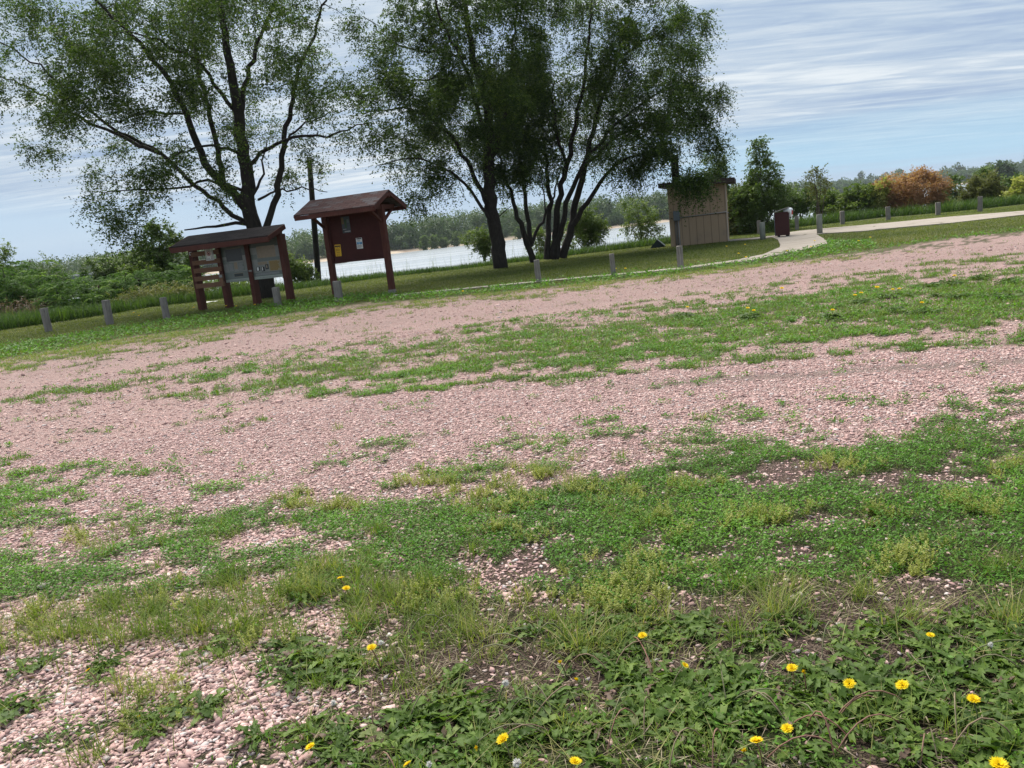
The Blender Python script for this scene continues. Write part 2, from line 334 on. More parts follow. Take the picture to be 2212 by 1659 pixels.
# concrete path
mt, nt = newmat('path_concrete'); P = N(nt, 'ShaderNodeNewGeometry').outputs['Position']
n = noise(nt, P, 1.6, 6, .65); n2 = noise(nt, P, 14, 5, .7)
col = mixc(nt, n2, ramp(nt, n, [(.3, (.27, .225, .185)), (.55, (.365, .32, .275)), (.75, (.41, .365, .32))]), (.30, .26, .22))
crk = N(nt, 'ShaderNodeTexVoronoi', {'Vector': N(nt, 'ShaderNodeMapping', {'Vector': P, 'Scale': (.35, .8, 1)}).outputs[0], 'Scale': 1.0}, feature='DISTANCE_TO_EDGE').outputs['Distance']
col = mixc(nt, ramp(nt, crk, [(0, (1, 1, 1)), (.022, (0, 0, 0))]), col, (.12, .11, .07)); finish(nt, col, .9, .15, n2, .3, .01)
bm = bmesh.new(); vs = [bm.verts.new((p[0], p[1], .045)) for p in PATHW[0]]; f = bm.faces.new(vs)
r = bmesh.ops.extrude_face_region(bm, geom=[f]); [setattr(v.co, 'z', -.1) for v in r['geom'] if isinstance(v, bmesh.types.BMVert)]
bmesh.ops.triangulate(bm, faces=[q for q in bm.faces if len(q.verts) > 4]); o = bmo('path', bm, mt); tag(o, kind='structure')
# ------------------------------------------------------------------ sky and sun
SUN_EL, SUN_AZ = math.radians(56), math.radians(-22)       # ahead, a little to the left
w = bpy.data.worlds.new('World'); S.world = w; w.use_nodes = True; nt = w.node_tree; nt.nodes.clear()
sky = N(nt, 'ShaderNodeTexSky', sky_type='NISHITA', sun_disc=False, sun_elevation=SUN_EL, sun_rotation=SUN_AZ, air_density=1.2, dust_density=1.5)
d = N(nt, 'ShaderNodeSeparateXYZ', {0: N(nt, 'ShaderNodeTexCoord').outputs['Generated']}).outputs
zz = mth(nt, 'ADD', mth(nt, 'MAXIMUM', d[2], 0.0), .055)
pv = N(nt, 'ShaderNodeCombineXYZ', {0: mth(nt, 'DIVIDE', d[0], zz), 1: mth(nt, 'DIVIDE', d[1], zz), 2: 0.0}).outputs[0]
def cl(sc, rot, s, det=5, ro=.55, dist=.3, loc=(0, 0, 0)):
    return noise(nt, N(nt, 'ShaderNodeMapping', {'Vector': pv, 'Scale': sc, 'Rotation': (0, 0, rot), 'Location': loc}).outputs[0], s, det, ro, dist)
st = cl((.42, 1.9, 1), .22, 1.0, 6, .6, 1.3); br = cl((.25, .5, 1), .3, .8, 4, .5, .4, (3, 1, 0)); fi = cl((1.1, 3.6, 1), .34, 1.3, 5, .62, 1.2, (7, 2, 0))
q = mth(nt, 'ADD', mth(nt, 'ADD', mth(nt, 'MULTIPLY', st, .50), mth(nt, 'MULTIPLY', br, .22)), mth(nt, 'MULTIPLY', fi, .28))
cloudc = ramp(nt, q, [(.38, (1.8, 2.35, 3.25)), (.46, (2.3, 2.85, 3.55)), (.53, (2.9, 3.35, 3.85)), (.61, (3.8, 4.1, 4.35))])
lowc = ramp(nt, cl((.03, .22, 1), .05, 1.0, 3, .5, .4), [(.3, (1.6, 2.45, 3.6)), (.7, (2.05, 2.85, 3.85))])
skyc = mixc(nt, .12, lowc, sky.outputs[0])
el = mth(nt, 'ADD', d[2], mth(nt, 'MULTIPLY', mth(nt, 'SUBTRACT', br, .5), .06))
el = mth(nt, 'ADD', el, mth(nt, 'MULTIPLY', d[0], .045))
cov = ramp(nt, el, [(.04, (0, 0, 0)), (.075, (1, 1, 1))])
base = mixc(nt, cov, skyc, cloudc)
bandm = ramp(nt, el, [(.038, (0, 0, 0)), (.052, (1, 1, 1)), (.064, (1, 1, 1)), (.10, (0, 0, 0))])
base = mixc(nt, mth(nt, 'MULTIPLY', bandm, mth(nt, 'MULTIPLY', N(nt, 'ShaderNodeMapRange', {0: d[0], 1: -.1, 2: .35}).outputs[0], .75)), base, (2.0, 3.2, 4.1))
bg = N(nt, 'ShaderNodeBackground', {'Color': base, 'Strength': .1}); o = N(nt, 'ShaderNodeOutputWorld'); nt.links.new(bg.outputs[0], o.inputs[0])
sl = bpy.data.lights.new('sun', 'SUN'); sl.energy = 3.3; sl.angle = math.radians(45); sl.color = (1, .95, .86)
so = bpy.data.objects.new('sun', sl); COL.objects.link(so)
sd = Vector((math.sin(SUN_AZ)*math.cos(SUN_EL), math.cos(SUN_AZ)*math.cos(SUN_EL), math.sin(SUN_EL)))
so.rotation_euler = sd.to_track_quat('Z', 'Y').to_euler(); so.location = (0, 0, 60)
S.view_settings.view_transform = 'Standard'; S.view_settings.look = 'None'; S.view_settings.gamma = 1; S.view_settings.exposure = 1.1

# thin summer haze over the river
bm = bmesh.new(); bmesh.ops.create_cube(bm, size=1)
for v in bm.verts: v.co = Vector((v.co.x*5600, v.co.y*5600, -4.6 if v.co.z < 0 else 34))
mt, nt = newmat('thin_haze'); pvn = N(nt, 'ShaderNodeVolumePrincipled', {'Color': (.80, .88, .98, 1), 'Density': .00013, 'Anisotropy': .2}); o = N(nt, 'ShaderNodeOutputMaterial'); nt.links.new(pvn.outputs[0], o.inputs['Volume'])
tag(bmo('haze', bm, mt), kind='stuff')
# ------------------------------------------------------------------ kiosks, shed, bin, pole, bollards
def frame_from(pxa, target_x, ang, other):     # base point, direction, width so that the far end is seen at target_x
    A = gp(*pxa); u = np.array([math.cos(ang), math.sin(ang), 0])*(1 if other > 0 else -1); lo, hi = .2, 8
    for _ in range(50):
        mid = (lo+hi)/2; x = proj(A+u*mid)[0]
        if (x < target_x) == (other > 0): lo = mid
        else: hi = mid
    return A, u, lo
def sheet(name, parent, x0, z0, w, h, y, rects, base, th=.012, ang=0.0):
    """a printed board facing -y; rects: (u0,v0,u1,v1,material) from its lower left, 0..1"""
    mats = [base]; bm = bmesh.new(); box(bm, (0, 0, 0), (w, th, h), 0)
    for k, (u0, v0, u1, v1, mm) in enumerate(rects):
        if mm not in mats: mats.append(mm)
        box(bm, ((u0+u1)/2*w-w/2, -th/2-.0015-.0006*k, (v0+v1)/2*h-h/2), ((u1-u0)*w, .001, (v1-v0)*h), 0, mi=mats.index(mm))
    # box() only marks faces it made; repair the index of nested copies is not needed as each is separate
    for v in bm.verts: v.co = Matrix.Translation((x0+w/2, y, z0+h/2)) @ (Matrix.Rotation(ang, 4, 'Y') @ v.co)
    return bmo(name, bm, mats, parent)
def lines(u0, u1, v0, v1, n, mm, seed=0):
    r = random.Random(seed); out = []; s = (v1-v0)/n
    for i in range(n):
        v = v1-s*(i+.5); out.append((u0, v-s*.28, u0+(u1-u0)*r.uniform(.72, 1), v+s*.28, mm))
    return out
def words(u0, u1, v0, v1, mm, seed=0):
    r = random.Random(seed); out = []; u = u0
    while u < u1:
        wd = r.uniform(.025, .07); out.append((u, v0+(v1-v0)*r.uniform(0, .15), min(u+wd, u1), v1-(v1-v0)*r.uniform(0, .3), mm)); u += wd+r.uniform(.012, .03)
    return out
def roofslab(name, parent, x0, x1, ya, za, yb, zb, th, mat, vtop=0):
    """a sloping slab from eave (ya,za) to ridge (yb,zb), with UVs in metres"""
    bm = bmesh.new(); uv = bm.loops.layers.uv.new('uv'); L = math.hypot(yb-ya, zb-za); ny, nz = -(zb-za)/L, (yb-ya)/L
    if nz < 0: ny, nz = -ny, -nz
    P = [(x0, ya, za), (x1, ya, za), (x1, yb, zb), (x0, yb, zb)]
    t = [bm.verts.new(p) for p in P]; b = [bm.verts.new((p[0], p[1]-ny*th, p[2]-nz*th)) for p in P]
    fs = [bm.faces.new(t), bm.faces.new(b[::-1])]+[bm.faces.new((t[i], b[i], b[(i+1) % 4], t[(i+1) % 4])) for i in range(4)]
    for f in fs:
        for l in f.loops:
            c = l.vert.co; l[uv].uv = (c.x, math.hypot(c.y-ya, c.z-za)+c.x*.02)
    return bmo(name, bm, mat, parent)
# ---- left kiosk: four posts, two faded panels, five slats
ang = math.radians(-17); A, u, wd = frame_from((436, 671), 627, ang, 1)
K = empty('information_kiosk', A, ang, 'long low red brown kiosk with dark roof, two faded panels and slats at left', 'information kiosk')
ts = [0, .31*wd, .63*wd, wd]; ZR, ZE, YE, YB = 2.42, 2.12, -.86, .10
for t in ts:
    bm = bmesh.new(); hz = ZR-.12
    box(bm, (t, 0, hz/2-.1), (.15, .15, hz+.2), .008); box(bm, (t+.02, .155, hz/2-.15), (.10, .15, hz+.1), .008)
    bmo('post', bm, M['stain'], K)
roofslab('roof', K, -.10, wd+.13, YE, ZE+.06, YB+.06, ZR+.08, .05, M['shingle_dark'])
boxo('fascia', (wd/2+.015, YE+.0, ZE-.065), (wd+.25, .045, .16), M['stain'], K)
for x in (-.122, wd+.152):
    bm = bmesh.new(); beam(bm, (x, YE-.02, ZE-.03), (x, YB+.05, ZR), .045, .15); bmo('rake_board', bm, M['stain'], K)
bm = bmesh.new(); beam(bm, (-.08, .0, ZR-.1), (wd+.1, .0, ZR-.1), .09, .14)
for t in ts: beam(bm, (t+.09, YE+.05, ZE-.05), (t+.09, 0, ZR-.05), .045, .09)
bmo('rafters', bm, M['stain'], K)
gw = ts[1]-ts[0]
for i, z in enumerate((1.87, 1.585, 1.32, 1.06, .82)):
    boxo('slat', (gw/2+.06, -.10 if i < 4 else -.104, z), (gw+(.02 if i < 3 else .08), .04, .15), M['slat'], K, .004, Matrix.Rotation(math.radians(random.uniform(-.8, .8)), 3, 'Y'))
boxo('end_board', (gw+.015, -.142, .88), (.15, .035, .28), M['slat'], K)
rc = [(0.03, .02, .97, .98, M['white'])]
sg = sheet('notice_sign', K, gw*.60, 1.62, .30, .48, -.142, [(.05, .04, .95, .96, M['black']), (.085, .06, .915, .945, M['white'])]+lines(.2, .85, .56, .92, 9, M['grey_ink'], 3)+lines(.15, .6, .08, .16, 2, M['grey_ink'], 5)+[(.72, .10, .84, .17, M['black']), (.72, .2, .82, .26, M['grey_ink'])], M['white'])
bm = bmesh.new()                              # prohibition ring with a dark figure and slash
for k in range(28):
    a0, a1 = 2*math.pi*k/28, 2*math.pi*(k+1)/28
    bm.faces.new([bm.verts.new((r*math.cos(a), 0, r*math.sin(a))) for r, a in ((.068, a0), (.068, a1), (.053, a1), (.053, a0))])
q = Matrix.Rotation(math.radians(45), 4, 'Y'); bm.faces.new([bm.verts.new(q @ Vector(p)) for p in ((-.055, -.002, -.007), (.055, -.002, -.007), (.055, -.002, .007), (-.055, -.002, .007))])
for f in list(bm.faces): f.material_index = 0
n0 = len(bm.faces); bm.faces.new([bm.verts.new(p) for p in ((-.03, .001, -.02), (.005, .001, -.034), (.032, .001, -.005), (.03, .001, .022), (.012, .001, .012), (-.004, .001, .026), (-.028, .001, .02))]); bm.faces.ensure_lookup_table(); bm.faces[n0].material_index = 1
rg = bmo('prohibition_ring', bm, [plain('sign_red', (.45, .03, .03), .5), M['black']], sg); rg.location = (gw*.60+.15, -.172, 1.62+.22)
sheet('tag', K, -.02, 1.86, .09, .1, -.082, [(.2, .2, .75, .75, M['black'])], M['white'])
sheet('tag', K, gw-.03, 1.03, .12, .09, -.165, [(.2, .3, .8, .7, M['grey_ink'])], M['lite_sheet'])
sheet('tag', K, ts[2]-.03, 1.12, .12, .045, -.081, [], M['lite_sheet'])
pz0, pz1 = .84, 2.18; ph = pz1-pz0
a0, a1 = ts[1]+.077, ts[2]-.077
p1 = sheet('interpretive_panel', K, a0, pz0, a1-a0, ph, .03, [(0, 0, 1, .062, M['pale_strip']), (0, .62, 1, 1, M['teal_sheet']), (.0, .44, .26, .55, M['bluegrey_print']), (.17, .50, .82, .79, M['dark_photo']), (.2, .805, .8, .812, M['sand_print']), (.22, .25, .42, .46, M['bluegrey_print']), (.44, .30, .57, .47, M['tan_print']), (.6, .26, .85, .46, M['bluegrey_print']), (.0, .07, 1, .24, M['bluegrey_print']), (.38, .115, .75, .205, M['sand_print']), (.385, .12, .745, .195, M['dark_photo'])] + lines(.24, .42, .26, .45, 8, M['grey_ink'], 1)+lines(.62, .84, .27, .45, 8, M['grey_ink'], 2)+lines(.25, .8, .83, .96, 5, M['dark_photo'], 7)+words(.1, .85, .015, .048, M['grey_ink'], 4), M['lite_sheet'], .03)
a0, a1 = ts[2]+.077, ts[3]-.077
p2 = sheet('interpretive_panel', K, a0, pz0, a1-a0, ph, .03, [(0, 0, 1, .07, M['pale_strip']), (0, .76, 1, 1, M['teal_sheet']), (.22, .5, .84, .78, M['tan_print']), (.0, .48, .2, .60, M['bluegrey_print']), (.2, .42, .95, .50, M['bluegrey_print']), (.2, .34, .5, .41, M['tan_print']), (.56, .17, .97, .42, M['sand_print']), (.0, .075, 1, .16, M['bluegrey_print']), (.12, .2, .24, .30, M['black']), (.14, .21, .20, .29, M['white']), (.29, .18, .40, .29, M['black']), (.31, .2, .34, .28, M['white']), (.43, .22, .54, .34, M['dark_photo']), (.46, .25, .5, .32, M['tan_print'])] + lines(.59, .94, .18, .41, 10, M['amber_ink'], 1)+lines(.1, .9, .85, .97, 4, M['dark_photo'], 2)+lines(.08, .92, .09, .14, 2, M['grey_ink'], 6)+words(.2, .8, .02, .05, M['grey_ink'], 9), M['lite_sheet'], .03)
KIOSK_L = (A, ang, wd)
# ---- right kiosk: gabled shingle roof over one dark red notice board
ang = math.radians(-23); B, u, wd2 = frame_from((848, 634), 727, ang, -1); O = B+u*wd2
K2 = empty('notice_board_kiosk', O, ang, 'tall dark red notice board kiosk under a gabled roof of mixed red and grey shingles', 'notice board')
ZR, ZE, HD = 3.10, 2.66, .95
for t in (0, wd2):
    bm = bmesh.new(); box(bm, (t, 0, 1.3), (.17, .17, 2.8), .01); bmo('post', bm, M['stain'], K2)
cylo('post_foot', [(wd2, 0, -.1), (wd2, 0, .0)], .02, M['grey_wood'], K2, 6)
boxo('post_foot', (wd2, 0, .02), (.185, .185, .22), M['grey_wood'], K2, .01)
boxo('board', (wd2/2, .02, 1.86), (wd2-.171, .03, 1.52), M['stain_dark'], K2)
bm = bmesh.new(); box(bm, (wd2/2, -.012, 1.115), (wd2-.172, .06, .05), .004); box(bm, (.118, -.012, 1.87), (.06, .06, 1.455), .004); box(bm, (wd2-.118, -.012, 1.87), (.06, .06, 1.455), .004); bmo('board_frame', bm, M['stain_dark'], K2)
x0, x1 = -.45, wd2+.36
roofslab('roof', K2, x0, x1, -HD, ZE, 0, ZR, .035, M['shingle']); roofslab('roof', K2, x0, x1, HD, ZE, .001, ZR, .035, M['shingle'])
bm = bmesh.new(); box(bm, ((x0+x1)/2, -HD+.03, ZE-.10), (x1-x0-.02, .04, .13), .004); box(bm, ((x0+x1)/2, HD-.03, ZE-.10), (x1-x0-.02, .04, .13), .004)
for x in (x0+.03, x1-.03):
    for s in (-1, 1): beam(bm, (x+.002*s, s*HD, ZE-.09), (x+.002*s, s*.02, ZR-.09), .045, .12)
bmo('fascia', bm, M['stain'], K2)
bm = bmesh.new(); beam(bm, (x0+.06, 0, ZR-.16), (x1-.01, 0, ZR-.16), .09, .14); bmo('ridge_beam', bm, M['stain'], K2)
for t in (0, wd2):
    bm = bmesh.new(); box(bm, (t, 0, ZE-.03), (.09, 1.5, .13), .004); bmo('tie_beam', bm, M['stain'], K2)
    for s in (-1, 1):
        bm = bmesh.new(); beam(bm, (t+.004*s, s*.06, 2.20), (t+.004*s, s*.66, ZE-.09), .075, .075); bmo('brace', bm, M['stain'], K2)
ps = wd2-.171
sheet('poster', K2, .085+.07*ps, 1.30, .215, .36, -.004, [(.05, .80, .95, .92, M['black']), (.15, .70, .27, .77, M['amber_ink']), (.46, .70, .57, .77, M['black']), (.75, .70, .87, .77, M['amber_ink']), (.18, .17, .88, .205, M['amber_ink']), (.2, .05, .32, .13, M['black'])]+lines(.1, .92, .42, .66, 6, M['amber_ink'], 1)+lines(.2, .8, .26, .38, 2, M['amber_ink'], 2)+lines(.45, .8, .05, .13, 2, M['amber_ink'], 3), M['yellow_sheet'], .004, math.radians(2))['label'] = 'yellow notice with a black heading bar'
sheet('poster', K2, .085+.50*ps, 1.46, .215, .33, -.004, [(.08, .87, .92, .97, M['black']), (.08, .40, .95, .62, M['blue_ink']), (.2, .5, .7, .58, plain('light_blue_print', (.25, .5, .7), .5)), (.4, .40, .55, .45, M['white'])]+lines(.2, .85, .66, .84, 5, M['grey_ink'], 4)+lines(.1, .9, .06, .36, 8, M['grey_ink'], 5), M['white'], .004, math.radians(1))['label'] = 'white notice with a blue picture band'
sheet('poster', K2, .085+.27*ps, 1.98, .30, .50, -.004, [(.0, .55, .3, .95, plain('dim_ochre_print', (.10, .07, .02), .4)), (.35, .3, .6, .8, plain('dim_green_print', (.02, .05, .015), .4)), (.65, .62, .9, .82, M['teal_sheet']), (.25, .06, .95, .12, M['grey_ink']), (.1, .22, .5, .25, M['grey_ink'])], M['dark_photo'], .004)['label'] = 'large dark picture poster near the roof'
# ---- vault toilet shed
ang = math.radians(-17.5); Bq, u, ws = frame_from((1573, 522), 1450, ang, -1); O = Bq+u*ws
SH = empty('toilet_shed', O, ang, 'small tan board clad toilet shed with flat dark roof and black vent stack', 'shed')
mt, nt = newmat('tan_grooved_siding'); oc = objco(nt); sx1 = N(nt, 'ShaderNodeSeparateXYZ', {0: oc}).outputs
gr = mth(nt, 'PINGPONG', mth(nt, 'ADD', sx1[0], 10.02), .155); n = noise(nt, N(nt, 'ShaderNodeMapping', {'Vector': oc, 'Scale': (9, 9, .7)}).outputs[0], 2.0, 5, .65)
col = mixc(nt, n, (.285, .20, .13), (.37, .275, .185)); col = mixc(nt, ramp(nt, noise(nt, oc, 1.4, 4), [(.55, (0, 0, 0)), (.75, (.5, .5, .5))]), col, (.225, .175, .13))
gv = ramp(nt, gr, [(0, (1, 1, 1)), (.02, (0, 0, 0))]); col = mixc(nt, mth(nt, 'MULTIPLY', gv, .6), col, (.07, .05, .04)); finish(nt, col, .85, .15, mth(nt, 'SUBTRACT', n, mth(nt, 'MULTIPLY', gv, 2.0)), .6, .01); M['siding'] = mt
HS = 2.50; DS = 2.3
bm = bmesh.new(); prism(bm, [(0, -.15), (ws, -.15), (ws, HS-.03), (0, HS+.06)], 0, DS); bmo('walls', bm, M['siding'], SH)
boxo('siding_seam', (ws/2, -.004, 1.22), (ws-.02, .006, .02), plain('seam_shadow_gap', (.10, .075, .058), .9), SH, 0)
bm = bmesh.new(); beam(bm, (-.32, DS/2-.05, HS+.17), (ws+.42, DS/2-.05, HS+.05), DS+.9, .2, .01); bmo('roof', bm, M['roof_dark'], SH)
V8, Q8 = tubes([([(.36, .5, HS+.1), (.36, .5, HS+1.42)], np.array([.165, .165]))], 20)
cylo('vent_stack', [(.36, .5, HS+.1), (.36, .5, HS+1.4), (.36, .5, HS+1.42)], np.array([.165, .165, .15]), M['pole'], SH, 20)
boxo('corner_trim', (ws+.012, .05, 1.18), (.03, .115, 2.6), plain('pale_trim', (.40, .35, .30), .7), SH, .004)
dr = boxo('door', (ws+.008, 1.0, 1.0), (.03, .92, 2.0), M['siding'], SH); boxo('door_handle', (ws+.05, .62, 1.0), (.06, .12, .03), M['conduit'], dr)
boxo('wall_hook', (ws+.06, .10, 1.23), (.09, .03, .03), M['conduit'], SH)
cylo('horizontal_conduit', [(.48, -.035, 1.24), (ws-.1, -.035, 1.27), (ws+.0, -.035, 1.275)], .021, M['conduit'], SH, 8)
jb = boxo('junction_box', (.33, -.075, 1.33), (.27, .13, .42), M['grey_metal'], SH, .01); boxo('junction_box_lid', (.33, -.146, 1.33), (.25, .012, .40), M['grey_metal'], jb, .004)
for x, rr in ((.255, .014), (.315, .016), (.395, .024)): cylo('vertical_conduit', [(x, -.045, 1.12), (x, -.045, -.1)], rr, M['conduit'] if rr > .02 else M['grey_metal'], SH, 8)
# ---- green hatch beside the shed
p = gp(1421, 535); HT = empty('green_wedge_hatch', p, math.radians(-14), 'dark green wedge shaped hatch lying on the lawn left of the tan shed', 'hatch')
bm = bmesh.new(); prism(bm, [(-.31, 0), (-.29, .06), (-.0, .36), (.31, .06), (.31, 0)], -.35, .35); bmo('body', bm, M['green_dark'], HT)
bm = bmesh.new(); beam(bm, (-.015, 0, .385), (.34, 0, .055), .76, .022, .003); bmo('lid', bm, plain('worn_green_lid', (.05, .075, .068), .5, .3, .3), HT)
# ---- bin with a bag
p = gp(1691, 513); BN = empty('trash_bin', p, math.radians(-20), 'maroon box trash bin with a tilted lid at the edge of the concrete path', 'trash bin')
bm = bmesh.new(); box(bm, (0, 0, .56), (.56, .56, .92), .006); bmo('body', bm, M['bin'], BN)
bm = bmesh.new(); box(bm, (-.287, 0, .57), (.02, .57, .95), .003); bmo('side_sheet', bm, M['grey_metal'], BN)
bm = bmesh.new(); box(bm, (-.15, .0, .05), (.1, .5, .11), .004); box(bm, (.19, .0, .05), (.14, .5, .11), .004); bmo('skids', bm, M['pole'], BN)
bm = bmesh.new(); beam(bm, (-.34, 0, 1.03), (.29, 0, 1.19), .64, .022, .003); bmo('lid', bm, plain('grey_lid', (.22, .21, .20), .6, .3, .2), BN)
def blob(name, loc, sc, mat, parent=None, seed=1, amp=.22, lab=None):
    bm = bmesh.new(); bmesh.ops.create_icosphere(bm, subdivisions=3, radius=1)
    for v in bm.verts:
        c = v.co; k = 1+amp*(float(fbm(np.array([c.x*1.7+c.z+seed]), np.array([c.y*1.7-c.z*1.3]), seed, 3)[0])-.5)*2; v.co = Vector((c.x*sc[0]*k, c.y*sc[1]*k, c.z*sc[2]*k))
    o = bmo(name, bm, mat, parent, True); o.location = loc; return o
wp = Matrix.Translation(p) @ Matrix.Rotation(math.radians(-20), 4, 'Z')
BG = empty('plastic_bag', wp @ Vector((.24, -.1, 1.02)), math.radians(-20), 'white plastic bag with red print spilling from under the bin lid', 'bag')
bm = bmesh.new()
blob('bag_film', (.0, 0, .03), (.17, .22, .12), M['plastic'], BG, 4, .4); blob('bag_drape', (.09, -.02, -.06), (.075, .17, .15), M['plastic'], BG, 9, .4)
blob('red_print', (.155, -.05, -.04), (.035, .1, .10), M['redp'], BG, 6, .3)
# ---- lamp pole
Yp_ = 40.0; pb = rp(688, 603, Yp_); ptp = rp(667.5, 339, Yp_*.985)
UP = empty('utility_pole', (pb[0], pb[1], pb[2]-.4), 0, 'dark cut off wooden utility pole rising behind the gabled notice board', 'utility pole')
L = lambda q: Vector(q)-Vector(UP.location)
cylo('pole', [L(pb)-Vector((0, 0, 1.2)), L(pb), L(pb)*.5+L(ptp)*.5, L(ptp)], np.array([.15, .145, .135, .12]), M['pole'], UP, 14)
q0 = rp(671.5, 386, Yp_*.985); q1 = rp(676, 374, Yp_*.98); q2 = rp(684, 371, Yp_*.975); q3 = rp(690, 372.5, Yp_*.97)
cylo('lamp_arm', [L(q) for q in (q0, q1, q2, q3)], .018, M['conduit'], UP, 6)
hd = rp(692, 373, Yp_*.97); bm = bmesh.new(); bmesh.ops.create_cone(bm, cap_ends=True, segments=14, radius1=.16, radius2=.07, depth=.16)
lh = bmo('lamp_head', bm, M['grey_metal'], UP); lh.location = L(hd)
bm = bmesh.new(); bmesh.ops.create_cone(bm, cap_ends=True, segments=10, radius1=.05, radius2=.04, depth=.10); lc = bmo('photocell', bm, M['grey_metal'], lh); lc.location = (0, 0, .125)
# ---- bollards
BO = [(106, 717, 672, 16, .7, 's', 'leaning grey post nearest the left edge of the photo, sumac thicket behind'),
 (238, 702, 654, 17, .75, 's', 'grey square post with sunlit flat top, second from the left edge'),
 (361, 689, 646, 15, .7, 's', 'leaning grey square post just left of the low information kiosk'),
 (602, 662, 622, 14, .2, 's', 'short grey post in front of the trunk under the low information kiosk'),
 (733, 652, 608, 17, .25, 's', 'wide grey post standing before the left leg of the gabled notice board'),
 (1164, 611, 562, 13, .2, 's', 'cracked grey post on the kerb strip in front of the elm trunks'),
 (1326, 598, 549, 11.5, .15, 's', 'slim grey post midway between the elm trunks and the tan shed'),
 (1471, 581, 533, 15, .3, 's', 'stout grey post in front of the left corner of the tan shed'),
 (1648, 518, 483, 11, 0, 'r', 'pale round post just left of the maroon trash bin'),
 (1640, 506, 478, 9, .3, 's', 'small grey post half hidden behind the round post by the bin'),
 (1722, 497, 469, 9, .3, 's', 'grey post behind the path right of the maroon trash bin'),
 (1771, 506, 467, 11, 0, 'r', 'greenish round post beside the path in front of the thin sapling'),
 (1820, 485, 459, 9, .2, 's', 'grey post left of the orange bush with yellow green shrubs behind'),
 (1919, 476, 450, 10, .35, 's', 'grey post standing in front of the orange bush'),
 (2026, 465, 441, 10, .3, 's', 'grey post with a dark hole right of the orange bush'),
 (2117, 457.5, 430, 11, .6, 's', 'square grey post in front of the olive bush, rightmost by the path')]
for i, (x, y, yt, wpx, rz, kd, lab) in enumerate(BO):
    b = gp(x, y); D = np.linalg.norm(b-CAMP); h = (y-yt)/F*D*1.0; wm = wpx/F*D*(1 if kd == 'r' else 1/(math.cos(rz)+math.sin(rz))*1.02)
    rr = random.Random(i)
    if kd == 's':
        bm = bmesh.new(); box(bm, (0, 0, h/2-.1), (wm, wm*.95, h+.2), .012); bmesh.ops.subdivide_edges(bm, edges=[e for e in bm.edges if abs(e.verts[0].co.z-e.verts[1].co.z) > .3], cuts=4)
        for v in bm.verts: v.co += Vector((rr.uniform(-1, 1), rr.uniform(-1, 1), rr.uniform(-1, 1)))*.007
        o = bmo('bollard', bm, M['grey_wood'])
    else:
        o = cylo('bollard', [(0, 0, -.2), (0, 0, h*.5), (0, 0, h-.01), (0, 0, h)], np.array([wm/2, wm/2, wm/2, wm/2-.012]), M['pale_pole'], None, 16)
    o.location = b; lean = rr.uniform(-.02, .02) if x > 400 else -.01
    o.rotation_euler = (rr.uniform(-.02, .02), lean+(-.04 if x in (106, 361) else 0), -rz)
    tag(o, lab, 'bollard', 'weathered posts along the gravel lot and path')
# ---- bridge far off
pb = rp(168, 594, 300.0); BR = empty('river_bridge', (pb[0], pb[1], WATER-.8), math.radians(4), 'long low concrete bridge far off above the sumac thicket at left', 'bridge')
zz_ = pb[2]-(WATER-.8)
boxo('deck', (-20, 0, zz_-.9), (190, 7, 1.3), plain('bridge_beam', (.07, .085, .09), .8), BR, .02); boxo('parapet', (-20, -3.6, zz_+.05), (190, .3, .7), plain('bridge_parapet', (.36, .35, .33), .8), BR, .02)
for x in (-90, -60, -30, 0, 30, 60): boxo('pier', (x, 0, (zz_-1.5)/2-1), (1.6, 6, zz_-1.5+2), M['grey_metal'], BR, .02)
# ---- scrap on the lawn
p = gp(458, 653); bm = bmesh.new(); bmesh.ops.create_grid(bm, x_segments=5, y_segments=4, size=.16)
for v in bm.verts: v.co.z = random.uniform(.01, .05); v.co.x *= 1.3
tag(bmo('paper_scrap', bm, M['white']), 'crumpled white paper scrap on the lawn behind the slatted kiosk bay', 'litter'); bpy.data.objects['paper_scrap'].location = p
# ------------------------------------------------------------------ leaf and blade builders
def unit(v): return v/(np.linalg.norm(v, axis=-1, keepdims=True)+1e-9)
def leaves(Pt, D, Nn, L, Wd):
    """rhombic leaves: base points, directions, approx normals, lengths, widths"""
    D = unit(D); Sd = unit(np.cross(D, Nn)); L = L[:, None]; Wd = Wd[:, None]
    V = np.stack([Pt, Pt+D*L*.45+Sd*Wd*.5, Pt+D*L, Pt+D*L*.45-Sd*Wd*.5], 1).reshape(-1, 3)
    n = len(Pt); return V, np.arange(n*4).reshape(n, 4)
def blades(Pt, H, Wd, lean, az, bend=.5):
    """curved grass blades, 3 segments: quad, quad, tip triangle"""
    n = len(Pt); c, s = np.cos(az), np.sin(az); dirh = np.stack([c, s, 0*c], -1); sd = np.stack([-s, c, 0*c], -1); up = np.array([0, 0, 1.])
    def at(t): return Pt + dirh*(H*lean*(t+bend*t*t))[:, None] + up*(H*(t-.28*lean*bend*t*t*1.4))[:, None]
    a, b, cc = at(0.0), at(.5), at(1.0); w0 = (Wd*.5)[:, None]
    V = np.stack([a-sd*w0, a+sd*w0, b+sd*w0*.8, b-sd*w0*.8, cc], 1).reshape(-1, 3); i = np.arange(n)[:, None]*5
    return V, [i+np.array([[0, 1, 2, 3]]), i+np.array([[3, 2, 4]])]
def addrnd(r, k): return np.repeat(r, k)
def randn(n): return rng.normal(size=(n, 3))
M['elm'] = leafmat('elm_leaves', [(0, (.018, .040, .007)), (.5, (.042, .078, .014)), (.8, (.095, .15, .026)), (1, (.19, .25, .055))], .45)
M['shrub'] = leafmat('bright_shrub_leaves', [(0, (.055, .095, .018)), (.5, (.105, .16, .032)), (1, (.21, .26, .06))], .35)
